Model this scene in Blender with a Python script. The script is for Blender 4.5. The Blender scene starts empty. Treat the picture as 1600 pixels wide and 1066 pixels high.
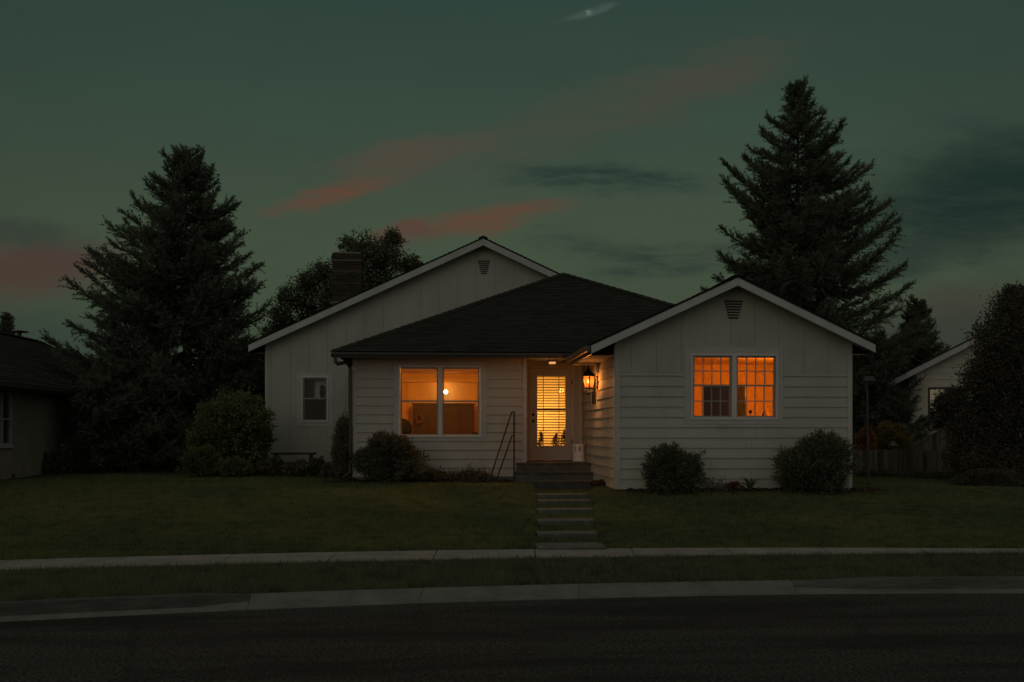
import bpy, bmesh, math, random
import numpy as np
from mathutils import Vector, Matrix

scene = bpy.context.scene
COL = scene.collection
random.seed(7)
R = np.random.default_rng(11)

# ------------------------------------------------------------------ camera geometry helpers
EYE = 1.72
F = 1600.0
HY = 672.0
TH = math.atan(99 / F)
cT, sT = math.cos(TH), math.sin(TH)


def PX(px, Y):
    """world x of photo column px on the plane y=Y"""
    t = (px - 800) / F
    return Y * (sT + t * cT) / (cT - t * sT)


def PZ(px, py, Y):
    x = PX(px, Y)
    return EYE + (HY - py) * (x * sT + Y * cT) / F


def GP(px, py, z):
    w = F * (EYE - z) / (py - HY)
    u = (px - 800) / F * w
    return (u * cT + w * sT, -u * sT + w * cT)


def lerp(a, b, t):
    return a + (b - a) * t


# ------------------------------------------------------------------ node helpers
class NT:
    def __init__(s, tree):
        s.t = tree
        s.n = tree.nodes
        s.l = tree.links

    def node(s, typ, ins=None, **kw):
        n = s.n.new(typ)
        for k, v in kw.items():
            setattr(n, k, v)
        for k, v in (ins or {}).items():
            s.put(n.inputs[k], v)
        return n

    def put(s, sock, v):
        if isinstance(v, bpy.types.NodeSocket):
            s.l.new(v, sock)
        else:
            if isinstance(v, (tuple, list)) and len(v) == 3 and sock.type == 'RGBA':
                v = (*v, 1)
            sock.default_value = v

    def math(s, op, a, b=0.0, c=None, clamp=False):
        n = s.node('ShaderNodeMath', {0: a, 1: b}, operation=op, use_clamp=clamp)
        if c is not None:
            s.put(n.inputs[2], c)
        return n.outputs[0]

    def mix(s, f, a, b, mode='MIX'):
        n = s.node('ShaderNodeMix', data_type='RGBA', blend_type=mode)
        s.put(n.inputs[0], f)
        s.put(n.inputs[6], a)
        s.put(n.inputs[7], b)
        return n.outputs[2]

    def noise(s, vec, scale, detail=4.0, rough=0.55):
        n = s.node('ShaderNodeTexNoise', {'Scale': scale, 'Detail': detail, 'Roughness': rough})
        if vec is not None:
            s.l.new(vec, n.inputs['Vector'])
        return n.outputs[0]

    def ramp(s, fac, stops):
        n = s.node('ShaderNodeValToRGB')
        e = n.color_ramp.elements
        while len(e) < len(stops):
            e.new(0.5)
        for q, (p, c) in zip(e, stops):
            q.position = p
            q.color = (*c, 1) if len(c) == 3 else c
        s.l.new(fac, n.inputs[0])
        return n.outputs[0]

    def step(s, v, lo, hi):
        n = s.node('ShaderNodeMapRange', {0: v, 1: lo, 2: hi}, interpolation_type='SMOOTHSTEP')
        return n.outputs[0]


def new_mat(name):
    m = bpy.data.materials.new(name)
    m.use_nodes = True
    t = NT(m.node_tree)
    t.n.clear()
    out = t.n.new('ShaderNodeOutputMaterial')
    return m, t, out


MATS = {}


def surf(name, col, rough=0.7, var=0.15, scale=6.0, bump=0.0, bscale=60.0, spec=0.35, metal=0.0, col2=None, c2scale=2.0,
         c2lo=0.45, c2hi=0.65, stretch=(1, 1, 1)):
    m, t, out = new_mat(name)
    tc = t.node('ShaderNodeTexCoord').outputs['Object']
    mp = t.node('ShaderNodeMapping', {'Vector': tc, 'Scale': stretch}).outputs[0]
    n1 = t.noise(mp, scale, 5)
    d = tuple(c * (1 - var) for c in col)
    h = tuple(min(1, c * (1 + var)) for c in col)
    c = t.mix(t.step(n1, 0.3, 0.7), d, h)
    if col2:
        n2 = t.noise(mp, c2scale, 6, 0.65)
        c = t.mix(t.step(n2, c2lo, c2hi), c, col2)
    p = t.node('ShaderNodeBsdfPrincipled', {'Base Color': c, 'Roughness': rough, 'Metallic': metal, 'Specular IOR Level': spec})
    if bump:
        nb = t.noise(mp, bscale, 4, 0.6)
        b = t.node('ShaderNodeBump', {'Strength': bump, 'Distance': 0.02, 'Height': nb})
        t.l.new(b.outputs[0], p.inputs['Normal'])
    t.l.new(p.outputs[0], out.inputs[0])
    MATS[name] = m
    return m


def leaf_mat(name, dark, light, trans=0.25, rough=0.55, third=None, spec=0.25):
    m, t, out = new_mat(name)
    rnd = t.node('ShaderNodeNewGeometry').outputs['Random Per Island']
    tc = t.node('ShaderNodeTexCoord').outputs['Object']
    n = t.noise(tc, 1.3, 3)
    f = t.math('ADD', t.math('MULTIPLY', rnd, 0.6), t.math('MULTIPLY', t.step(n, 0.35, 0.65), 0.4))
    c = t.mix(f, dark, light)
    if third:
        c = t.mix(t.step(rnd, 0.86, 0.97), c, third)
    p = t.node('ShaderNodeBsdfPrincipled', {'Base Color': c, 'Roughness': rough, 'Specular IOR Level': spec})
    tr = t.node('ShaderNodeBsdfTranslucent', {'Color': c})
    mx = t.node('ShaderNodeMixShader', {0: trans, 1: p.outputs[0], 2: tr.outputs[0]})
    t.l.new(mx.outputs[0], out.inputs[0])
    return m


def glass_mat(name, tint=(1, 1, 1), refl=1.0, rough=0.0):
    m, t, out = new_mat(name)
    fr = t.node('ShaderNodeFresnel', {'IOR': 1.5})
    f = t.math('MULTIPLY', fr.outputs[0], refl, clamp=True)
    tr = t.node('ShaderNodeBsdfTransparent', {'Color': tint})
    gl = t.node('ShaderNodeBsdfGlossy', {'Color': (1, 1, 1), 'Roughness': rough})
    mx = t.node('ShaderNodeMixShader', {0: f, 1: tr.outputs[0], 2: gl.outputs[0]})
    t.l.new(mx.outputs[0], out.inputs[0])
    return m


def emit_mat(name, col, s):
    m, t, out = new_mat(name)
    e = t.node('ShaderNodeEmission', {'Color': col, 'Strength': s})
    t.l.new(e.outputs[0], out.inputs[0])
    return m


def translucent_mat(name, col, a=0.5, tint=None, ta=0.0):
    m, t, out = new_mat(name)
    d = t.node('ShaderNodeBsdfDiffuse', {'Color': col})
    tr = t.node('ShaderNodeBsdfTranslucent', {'Color': col})
    mx = t.node('ShaderNodeMixShader', {0: a, 1: d.outputs[0], 2: tr.outputs[0]})
    o = mx.outputs[0]
    if tint:
        tp = t.node('ShaderNodeBsdfTransparent', {'Color': tint})
        o = t.node('ShaderNodeMixShader', {0: ta, 1: o, 2: tp.outputs[0]}).outputs[0]
    t.l.new(o, out.inputs[0])
    return m


# ------------------------------------------------------------------ materials
M = {}
M['wall'] = surf('wall_paint', (0.425, 0.405, 0.345), 0.75, 0.06, 1.6, 0.05, 60, 0.2, col2=(0.34, 0.32, 0.28), c2scale=1.1, c2lo=0.52, c2hi=0.78, stretch=(1, 1, 0.6))
M['trim'] = surf('trim_paint', (0.45, 0.435, 0.40), 0.6, 0.05, 3, 0.06, 60, 0.25)
M['frame'] = surf('frame_paint', (0.60, 0.58, 0.53), 0.5, 0.04, 3)
M['rake'] = surf('rake_paint', (0.44, 0.45, 0.43), 0.6, 0.08, 2, 0.06, 60, 0.25)
M['sash'] = surf('sash_paint', (0.27, 0.285, 0.27), 0.45, 0.05, 4)
M['soffit'] = surf('soffit_paint', (0.42, 0.38, 0.32), 0.8, 0.08, 3)
M['gutter'] = surf('gutter_metal', (0.05, 0.045, 0.038), 0.45, 0.15, 3, spec=0.5)
M['found'] = surf('foundation_concrete', (0.22, 0.20, 0.17), 0.9, 0.2, 5, 0.3, 40)
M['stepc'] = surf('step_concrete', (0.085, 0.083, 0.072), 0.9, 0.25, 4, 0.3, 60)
M['door'] = surf('door_paint', (0.42, 0.40, 0.36), 0.5, 0.04, 3)
M['black'] = surf('black_metal', (0.009, 0.0085, 0.008), 0.6, 0.2, 8, spec=0.2)
M['rail'] = surf('rail_metal', (0.045, 0.03, 0.022), 0.6, 0.3, 10, col2=(0.09, 0.045, 0.025))
M['brass'] = surf('sill_wood', (0.16, 0.09, 0.04), 0.5, 0.2, 8)
M['glass'] = glass_mat('window_glass', (0.93, 0.93, 0.92), 0.35)
M['glass2'] = glass_mat('dusk_glass', (0.8, 0.8, 0.8), 0.4)
M['amber'] = translucent_mat('amber_glass', (0.12, 0.055, 0.016), 0.8, (0.95, 0.72, 0.44), 0.6)
M['bulb'] = emit_mat('bulb_glow', (1, 0.62, 0.25), 9.0)
M['bulbw'] = emit_mat('pendant_glow', (1, 0.72, 0.36), 9.0)
M['porchlens'] = emit_mat('porch_lens_glow', (1, 0.45, 0.14), 0.8)
M['blind'] = translucent_mat('blind_slat', (0.22, 0.12, 0.045), 0.35)
M['paintA'] = surf('room_paint', (0.76, 0.52, 0.27), 0.85, 0.05, 2)
M['paintB'] = surf('bedroom_paint', (0.72, 0.46, 0.26), 0.85, 0.04, 2)
M['paintC'] = surf('hall_paint', (0.8, 0.72, 0.55), 0.85, 0.05, 2)
M['wood'] = surf('dark_wood', (0.045, 0.020, 0.010), 0.5, 0.25, 3, stretch=(1, 1, 8))
M['dark'] = surf('dark_upholstery', (0.012, 0.010, 0.009), 0.9, 0.2, 8, spec=0.05)
M['screen'] = surf('tv_screen', (0.012, 0.012, 0.014), 0.15, 0.05, 4, spec=0.6)
M['white'] = surf('white_ceramic', (0.75, 0.74, 0.70), 0.55, 0.05, 5, 0.05, 30)
M['curtain'] = surf('brown_curtain', (0.16, 0.07, 0.04), 0.9, 0.2, 6)
M['shade'] = surf('pale_shade', (0.62, 0.60, 0.54), 0.8, 0.08, 4)
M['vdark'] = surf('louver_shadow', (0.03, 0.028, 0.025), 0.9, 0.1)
M['louver'] = surf('louver_metal', (0.38, 0.36, 0.31), 0.6, 0.1)
M['bark'] = surf('spruce_bark', (0.05, 0.038, 0.03), 0.95, 0.35, 6, 0.6, 30)
M['bark2'] = surf('grey_bark', (0.04, 0.035, 0.03), 0.95, 0.3, 6, 0.5, 30)
M['twig'] = surf('shrub_twig', (0.05, 0.038, 0.03), 0.9, 0.3, 10)
M['soil'] = surf('bed_soil', (0.035, 0.027, 0.02), 1.0, 0.5, 14, 0.9, 40, 0.05)
M['slab'] = surf('slab_concrete', (0.115, 0.112, 0.10), 0.9, 0.2, 5, 0.3, 60, col2=(0.08, 0.08, 0.06), c2scale=3)
M['stucco'] = surf('left_house_paint', (0.25, 0.225, 0.17), 0.9, 0.12, 3, 0.3, 70, 0.1)
M['whiteframe'] = surf('left_house_frame', (0.36, 0.37, 0.355), 0.5, 0.1, 5)
M['nwall'] = surf('right_house_paint', (0.56, 0.52, 0.44), 0.8, 0.05, 2, 0.1, 45, 0.15)
M['darkframe'] = surf('dark_window_frame', (0.04, 0.036, 0.032), 0.5, 0.1, 5)
M['lampgreen'] = surf('lamp_post_paint', (0.055, 0.056, 0.05), 0.5, 0.2, 10, spec=0.4)
M['bench'] = surf('bench_wood', (0.04, 0.038, 0.033), 0.7, 0.3, 10)
M['litter'] = leaf_mat('leaf_litter', (0.05, 0.03, 0.018), (0.16, 0.075, 0.04), 0.1)

M['spruce'] = leaf_mat('spruce_needles', (0.081, 0.095, 0.062), (0.188, 0.210, 0.144), 0.2, 0.7, spec=0.1)
M['decid'] = leaf_mat('tree_leaves', (0.066, 0.073, 0.040), (0.166, 0.177, 0.099), 0.25, spec=0.2)
M['shrub'] = leaf_mat('shrub_leaves', (0.075, 0.077, 0.048), (0.16, 0.158, 0.105), 0.25, spec=0.15)
M['lshrub'] = leaf_mat('laurel_leaves', (0.08, 0.094, 0.04), (0.20, 0.215, 0.09), 0.3, spec=0.3, third=(0.28, 0.23, 0.08))
M['rshrub'] = leaf_mat('privet_leaves', (0.062, 0.058, 0.038), (0.125, 0.116, 0.08), 0.25, spec=0.08)
M['ivy'] = leaf_mat('ivy_leaves', (0.091, 0.091, 0.051), (0.255, 0.218, 0.127), 0.2, third=(0.300, 0.218, 0.109))
M['autumn'] = leaf_mat('autumn_leaves', (0.16, 0.09, 0.03), (0.42, 0.17, 0.045), 0.35, third=(0.55, 0.19, 0.04))
M['olive'] = leaf_mat('olive_leaves', (0.11, 0.10, 0.035), (0.26, 0.21, 0.07), 0.35, third=(0.45, 0.2, 0.05))
M['strap'] = leaf_mat('strap_leaves', (0.078, 0.098, 0.046), (0.208, 0.221, 0.111), 0.3, spec=0.3)
M['low'] = leaf_mat('low_leaves', (0.078, 0.070, 0.044), (0.199, 0.189, 0.111), 0.2)
M['pink'] = leaf_mat('pink_flowers', (0.12, 0.05, 0.04), (0.26, 0.12, 0.10), 0.3)
M['brownbush'] = leaf_mat('brown_leaves', (0.078, 0.046, 0.033), (0.208, 0.117, 0.078), 0.2)


def grass_mat(name, a, b, c):
    m, t, out = new_mat(name)
    rnd = t.node('ShaderNodeNewGeometry').outputs['Random Per Island']
    pos = t.node('ShaderNodeNewGeometry').outputs['Position']
    n = t.noise(pos, 0.35, 4, 0.6)
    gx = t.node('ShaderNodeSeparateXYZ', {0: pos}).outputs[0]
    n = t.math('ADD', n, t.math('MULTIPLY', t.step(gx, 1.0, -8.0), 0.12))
    n2 = t.noise(pos, 3.6, 6, 0.7)
    col = t.mix(rnd, a, b)
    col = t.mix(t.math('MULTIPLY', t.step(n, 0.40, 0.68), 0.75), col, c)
    col = t.mix(t.math('MULTIPLY', t.step(n2, 0.46, 0.66), 0.62), col, tuple(x * 0.45 for x in a))
    p = t.node('ShaderNodeBsdfPrincipled', {'Base Color': col, 'Roughness': 0.7, 'Specular IOR Level': 0.12})
    tr = t.node('ShaderNodeBsdfTranslucent', {'Color': col})
    mx = t.node('ShaderNodeMixShader', {0: 0.25, 1: p.outputs[0], 2: tr.outputs[0]})
    t.l.new(mx.outputs[0], out.inputs[0])
    return m


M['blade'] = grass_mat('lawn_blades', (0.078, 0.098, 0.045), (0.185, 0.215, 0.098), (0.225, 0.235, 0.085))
M['vblade'] = grass_mat('verge_blades', (0.085, 0.10, 0.058), (0.20, 0.225, 0.13), (0.17, 0.18, 0.09))
M['turf'] = grass_mat('turf_soil', (0.036, 0.042, 0.022), (0.055, 0.06, 0.03), (0.08, 0.075, 0.034))


def asphalt_mat():
    m, t, out = new_mat('asphalt')
    tc = t.node('ShaderNodeTexCoord').outputs['Object']
    fine = t.noise(tc, 34, 4, 0.75)
    speck = t.node('ShaderNodeTexVoronoi', {'Vector': tc, 'Scale': 38.0})
    big = t.noise(t.node('ShaderNodeMapping', {'Vector': tc, 'Scale': (0.22, 1.3, 1)}).outputs[0], 1.1, 6, 0.62)
    c = t.mix(t.step(fine, 0.38, 0.62), (0.015, 0.014, 0.0125), (0.088, 0.083, 0.073))
    c = t.mix(t.math('MULTIPLY', t.step(speck.outputs[0], 0.24, 0.06), 0.55), c, (0.24, 0.23, 0.20))
    c = t.mix(t.math('MULTIPLY', t.step(big, 0.40, 0.62), 0.7), c, (0.020, 0.0185, 0.0165))
    # a few sealed cracks
    cr = t.node('ShaderNodeTexVoronoi', {'Vector': tc, 'Scale': 0.22}, feature='DISTANCE_TO_EDGE')
    wob = t.noise(tc, 2.5, 4)
    e = t.math('ADD', cr.outputs[0], t.math('MULTIPLY', t.math('SUBTRACT', wob, 0.5), 0.08))
    c = t.mix(t.math('MULTIPLY', t.step(t.math('ABSOLUTE', e), 0.012, 0.0), 0.35), c, (0.018, 0.017, 0.015))
    p = t.node('ShaderNodeBsdfPrincipled', {'Base Color': c, 'Roughness': 0.95, 'Specular IOR Level': 0.1})
    b = t.node('ShaderNodeBump', {'Strength': 0.8, 'Distance': 0.012, 'Height': fine})
    t.l.new(b.outputs[0], p.inputs['Normal'])
    t.l.new(p.outputs[0], out.inputs[0])
    return m


def concrete_mat(name, col, dirt, lo=0.5, hi=0.7, rough=0.9):
    m, t, out = new_mat(name)
    tc = t.node('ShaderNodeTexCoord').outputs['Object']
    n1 = t.noise(tc, 3.0, 6, 0.65)
    n2 = t.noise(t.node('ShaderNodeMapping', {'Vector': tc, 'Scale': (0.35, 2.0, 3)}).outputs[0], 2.4, 6, 0.7)
    fine = t.noise(tc, 90, 3, 0.6)
    c = t.mix(t.step(n1, 0.3, 0.7), tuple(x * 0.8 for x in col), tuple(x * 1.15 for x in col))
    c = t.mix(t.step(n2, lo, hi), c, dirt)
    c = t.mix(t.math('MULTIPLY', t.step(fine, 0.5, 0.7), 0.3), c, tuple(x * 0.6 for x in col))
    p = t.node('ShaderNodeBsdfPrincipled', {'Base Color': c, 'Roughness': rough, 'Specular IOR Level': 0.2})
    b = t.node('ShaderNodeBump', {'Strength': 0.4, 'Distance': 0.01, 'Height': fine})
    t.l.new(b.outputs[0], p.inputs['Normal'])
    t.l.new(p.outputs[0], out.inputs[0])
    return m


M['road'] = asphalt_mat()
M['walk'] = concrete_mat('sidewalk_concrete', (0.24, 0.225, 0.195), (0.15, 0.142, 0.12), 0.52, 0.8)
M['kerbt'] = concrete_mat('kerb_top_concrete', (0.10, 0.098, 0.088), (0.05, 0.05, 0.045), 0.45, 0.7)
M['kerb'] = concrete_mat('kerb_concrete', (0.15, 0.148, 0.135), (0.085, 0.084, 0.075), 0.5, 0.75)
M['kerbd'] = concrete_mat('stained_kerb_concrete', (0.075, 0.073, 0.064), (0.036, 0.035, 0.031), 0.42, 0.7)


def shingle_mat(name, a, b, c):
    m, t, out = new_mat(name)
    tc = t.node('ShaderNodeTexCoord').outputs['Object']
    rnd = t.node('ShaderNodeNewGeometry').outputs['Random Per Island']
    n = t.noise(tc, 1.2, 5, 0.6)
    fine = t.noise(tc, 60, 2, 0.6)
    col = t.mix(rnd, a, b)
    col = t.mix(t.math('MULTIPLY', t.step(n, 0.45, 0.7), 0.5), col, c)
    col = t.mix(t.math('MULTIPLY', t.step(fine, 0.5, 0.7), 0.4), col, tuple(x * 1.6 for x in b))
    p = t.node('ShaderNodeBsdfPrincipled', {'Base Color': col, 'Roughness': 0.95, 'Specular IOR Level': 0.1})
    t.l.new(p.outputs[0], out.inputs[0])
    return m


M['shingle'] = shingle_mat('roof_shingles', (0.020, 0.019, 0.016), (0.036, 0.034, 0.029), (0.03, 0.032, 0.022))
M['shingle2'] = shingle_mat('neighbour_shingles', (0.022, 0.02, 0.017), (0.045, 0.041, 0.034), (0.03, 0.03, 0.02))


def brick_mat():
    m, t, out = new_mat('chimney_brick')
    tc = t.node('ShaderNodeTexCoord').outputs['Object']
    rot = t.node('ShaderNodeMapping', {'Vector': tc, 'Rotation': (math.radians(90), 0, 0)}).outputs[0]
    br = t.node('ShaderNodeTexBrick', {'Vector': rot, 'Color1': (0.062, 0.046, 0.031, 1), 'Color2': (0.026, 0.022, 0.018, 1), 'Mortar': (0.075, 0.07, 0.058, 1),
                                       'Scale': 1.0, 'Mortar Size': 0.008, 'Bias': -0.1, 'Brick Width': 0.21, 'Row Height': 0.078})
    z = t.node('ShaderNodeSeparateXYZ', {0: tc}).outputs[2]
    band = t.noise(t.node('ShaderNodeCombineXYZ', {2: z}).outputs[0], 2.6, 3, 0.7)
    c = t.mix(t.step(band, 0.54, 0.62), br.outputs[0], t.mix(0.5, br.outputs[0], (0.36, 0.32, 0.24)))
    c = t.mix(t.math('MULTIPLY', t.step(band, 0.48, 0.38), 0.6), c, (0.03, 0.026, 0.022))
    p = t.node('ShaderNodeBsdfPrincipled', {'Base Color': c, 'Roughness': 0.95, 'Specular IOR Level': 0.1})
    b = t.node('ShaderNodeBump', {'Strength': 0.6, 'Distance': 0.01, 'Height': t.math('SUBTRACT', 1.0, br.outputs[1])})
    t.l.new(b.outputs[0], p.inputs['Normal'])
    t.l.new(p.outputs[0], out.inputs[0])
    return m


M['brick'] = brick_mat()


def fence_mat():
    m, t, out = new_mat('weathered_fence_wood')
    tc = t.node('ShaderNodeTexCoord').outputs['Object']
    rnd = t.node('ShaderNodeNewGeometry').outputs['Random Per Island']
    g = t.noise(t.node('ShaderNodeMapping', {'Vector': tc, 'Scale': (30, 30, 1.5)}).outputs[0], 1.0, 5, 0.6)
    c = t.mix(rnd, (0.045, 0.039, 0.029), (0.155, 0.13, 0.095))
    c = t.mix(t.math('MULTIPLY', t.step(g, 0.4, 0.7), 0.5), c, (0.025, 0.022, 0.018))
    p = t.node('ShaderNodeBsdfPrincipled', {'Base Color': c, 'Roughness': 0.95, 'Specular IOR Level': 0.1})
    t.l.new(p.outputs[0], out.inputs[0])
    return m


M['fence'] = fence_mat()

# ------------------------------------------------------------------ object helpers
WLOC = {}


def link(o):
    COL.objects.link(o)
    return o


def tag(o, label=None, cat=None, group=None, kind=None):
    if label:
        o['label'] = label
    if cat:
        o['category'] = cat
    if group:
        o['group'] = group
    if kind:
        o['kind'] = kind
    return o


def empty(name, loc, label, cat, group=None):
    o = bpy.data.objects.new(name, None)
    o.location = loc
    o.empty_display_size = 0.2
    link(o)
    WLOC[o.name] = Vector(loc)
    return tag(o, label, cat, group)


def wrap(name, me, mat, parent=None, loc=None):
    """mesh in world coordinates -> object; origin at the parent's base (or loc)"""
    base = WLOC[parent.name] if parent is not None else Vector(loc or (0, 0, 0))
    if base.length:
        me.transform(Matrix.Translation(-base))
    o = bpy.data.objects.new(name, me)
    link(o)
    if isinstance(mat, (list, tuple)):
        for q in mat:
            me.materials.append(q)
    else:
        me.materials.append(mat)
    if parent is not None:
        o.parent = parent
    else:
        o.location = base
    WLOC[o.name] = base
    return o


class MB:
    def __init__(s):
        s.v = []
        s.f = []
        s.mi = []
        s.cur = 0

    def add(s, vs, fs):
        b = len(s.v)
        s.v += [tuple(v) for v in vs]
        for f in fs:
            s.f.append(tuple(b + i for i in f))
            s.mi.append(s.cur)

    def box(s, x0, x1, y0, y1, z0, z1):
        x0, x1 = min(x0, x1), max(x0, x1)
        y0, y1 = min(y0, y1), max(y0, y1)
        z0, z1 = min(z0, z1), max(z0, z1)
        vs = [(x0, y0, z0), (x1, y0, z0), (x1, y1, z0), (x0, y1, z0), (x0, y0, z1), (x1, y0, z1), (x1, y1, z1), (x0, y1, z1)]
        s.add(vs, [(3, 2, 1, 0), (4, 5, 6, 7), (0, 1, 5, 4), (1, 2, 6, 5), (2, 3, 7, 6), (3, 0, 4, 7)])

    def prism(s, poly, d):
        """poly: list of 3-D points (planar), extruded along vector d"""
        n = len(poly)
        vs = [Vector(p) for p in poly] + [Vector(p) + Vector(d) for p in poly]
        fs = [tuple(range(n)), tuple(range(2 * n - 1, n - 1, -1))]
        for i in range(n):
            j = (i + 1) % n
            fs.append((j, i, i + n, j + n))
        s.add(vs, fs)

    def quad(s, a, b, c, d):
        s.add([a, b, c, d], [(0, 1, 2, 3)])

    def tube(s, pts, rad, n=8, cap=True):
        pts = [Vector(p) for p in pts]
        if not isinstance(rad, (list, tuple)):
            rad = [rad] * len(pts)
        rings = []
        up = Vector((0, 0, 1))
        for i, p in enumerate(pts):
            d = (pts[min(i + 1, len(pts) - 1)] - pts[max(i - 1, 0)])
            if d.length < 1e-9:
                d = up.copy()
            d.normalize()
            a = d.cross(up)
            if a.length < 0.05:
                a = d.cross(Vector((0, 1, 0)))
            a.normalize()
            b = d.cross(a)
            rings.append([p + (a * math.cos(2 * math.pi * k / n) + b * math.sin(2 * math.pi * k / n)) * rad[i] for k in range(n)])
        vs = [v for r in rings for v in r]
        fs = []
        for i in range(len(pts) - 1):
            for k in range(n):
                k2 = (k + 1) % n
                fs.append((i * n + k, i * n + k2, (i + 1) * n + k2, (i + 1) * n + k))
        if cap:
            fs.append(tuple(range(n - 1, -1, -1)))
            fs.append(tuple((len(pts) - 1) * n + k for k in range(n)))
        s.add(vs, fs)

    def lathe(s, c, prof, n=20):
        vs = []
        for r, z in prof:
            for k in range(n):
                a = 2 * math.pi * k / n
                vs.append((c[0] + r * math.cos(a), c[1] + r * math.sin(a), c[2] + z))
        fs = []
        for i in range(len(prof) - 1):
            for k in range(n):
                k2 = (k + 1) % n
                fs.append((i * n + k, i * n + k2, (i + 1) * n + k2, (i + 1) * n + k))
        fs.append(tuple(range(n - 1, -1, -1)))
        fs.append(tuple((len(prof) - 1) * n + k for k in range(n)))
        s.add(vs, fs)

    def ball(s, c, r, n=14, sz=1.0):
        prof = []
        for i in range(9):
            a = -math.pi / 2 + math.pi * i / 8
            prof.append((max(0.0005, r * math.cos(a)), r * sz * math.sin(a)))
        s.lathe(c, prof, n)

    def mesh(s, name, smooth=False):
        me = bpy.data.meshes.new(name)
        me.from_pydata(s.v, [], s.f)
        if any(s.mi):
            me.polygons.foreach_set('material_index', s.mi)
        if smooth:
            me.polygons.foreach_set('use_smooth', [True] * len(me.polygons))
        me.update()
        return me

    def build(s, name, mat, parent=None, loc=None, smooth=False, bevel=0.0):
        me = s.mesh(name, smooth)
        bm = bmesh.new()
        bm.from_mesh(me)
        bmesh.ops.recalc_face_normals(bm, faces=bm.faces)
        bm.to_mesh(me)
        bm.free()
        o = wrap(name, me, mat, parent, loc)
        if bevel:
            b = o.modifiers.new('bevel', 'BEVEL')
            b.width = bevel
            b.segments = 2
            b.limit_method = 'ANGLE'
        return o


def np_mesh(name, V, faces_n, F_idx):
    """V (n,3), F_idx (m,k)"""
    me = bpy.data.meshes.new(name)
    V = np.asarray(V, dtype=np.float32)
    F_idx = np.asarray(F_idx, dtype=np.int32)
    m, k = F_idx.shape
    me.vertices.add(len(V))
    me.vertices.foreach_set('co', V.ravel())
    me.loops.add(m * k)
    me.loops.foreach_set('vertex_index', F_idx.ravel())
    me.polygons.add(m)
    me.polygons.foreach_set('loop_start', np.arange(0, m * k, k, dtype=np.int32))
    me.polygons.foreach_set('loop_total', np.full(m, k, dtype=np.int32))
    me.update(calc_edges=True)
    return me


def unit(a):
    return a / np.maximum(np.linalg.norm(a, axis=-1, keepdims=True), 1e-9)


def leaves_mesh(name, P, D, L, Wd, fold=0.25, droop=0.0):
    """leaf-shaped folded quads: P base (n,3), D direction, L length, Wd width"""
    n = len(P)
    D = unit(D)
    rv = R.normal(size=(n, 3))
    S = unit(np.cross(D, rv))
    N = np.cross(S, D)
    L = np.broadcast_to(np.asarray(L, float), (n,))[:, None]
    Wd = np.broadcast_to(np.asarray(Wd, float), (n,))[:, None]
    tip = P + D * L
    tip[:, 2] -= droop * L[:, 0]
    mid = P + D * L * 0.45
    a = mid + S * Wd * 0.5 + N * Wd * fold
    b = mid - S * Wd * 0.5 + N * Wd * fold
    V = np.stack([P, a, tip, b], axis=1).reshape(-1, 3)
    i = np.arange(n)[:, None] * 4
    Fq = np.concatenate([np.concatenate([i, i + 1, i + 2], 1), np.concatenate([i, i + 2, i + 3], 1)], 0)
    return np_mesh(name, V, 3, Fq)


def tri_mesh(name, P, D, L, Wd):
    """thin triangles (needles, grass): base P, direction D"""
    n = len(P)
    D = unit(D)
    S = unit(np.cross(D, R.normal(size=(n, 3))))
    L = np.broadcast_to(np.asarray(L, float), (n,))[:, None]
    Wd = np.broadcast_to(np.asarray(Wd, float), (n,))[:, None]
    V = np.stack([P - S * Wd * 0.5, P + S * Wd * 0.5, P + D * L], axis=1).reshape(-1, 3)
    return np_mesh(name, V, 3, np.arange(3 * n).reshape(-1, 3))


# ------------------------------------------------------------------ terrain
kf_px = [(0, 968), (200, 960), (380, 952.5), (600, 943.5), (800, 937), (1000, 930.5), (1240, 925.5), (1420, 925), (1600, 926.5)]
kb_px = [(0, 940), (200, 934.5), (380, 929.5), (600, 921), (800, 913.5), (1000, 907.5), (1240, 903.5), (1420, 903), (1600, 905)]
sn_px = [(0, 889), (200, 885), (400, 882), (600, 878), (800, 873.5), (1000, 868.5), (1200, 864.5), (1400, 863.5), (1600, 866)]
sf_px = [(0, 874), (200, 870.5), (400, 866.5), (600, 862.5), (800, 859), (1000, 856), (1200, 854.5), (1400, 855.5), (1600, 859)]


def curve(px, z):
    p = np.array([GP(a, b, z) for a, b in px])
    return np.polyfit(p[:, 0], p[:, 1], 2)


KF, KB, SN, SF = curve(kf_px, 0.015), curve(kb_px, 0.125), curve(sn_px, 0.20), curve(sf_px, 0.22)
XMIN, XMAX = -16.0, 18.0


def cv(c, x):
    return np.polyval(c, np.clip(x, XMIN, XMAX))


PATH_X0, PATH_X1 = 1.30, 2.78     # grass path between steps and pavement
PATH = [(839, 927, 0), ]


def sstep(t):
    t = np.clip(t, 0, 1)
    return t * t * (3 - 2 * t)


def path_edges(y):
    # left/right columns of the sunken path
    t = np.clip((y - 13) / 9.7, 0, 1)
    xl = lerp(PX(838, 13.2), PX(838, 22.6), t)
    xr = lerp(PX(938, 13.2), PX(924, 22.6), t)
    return xl, xr


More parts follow.
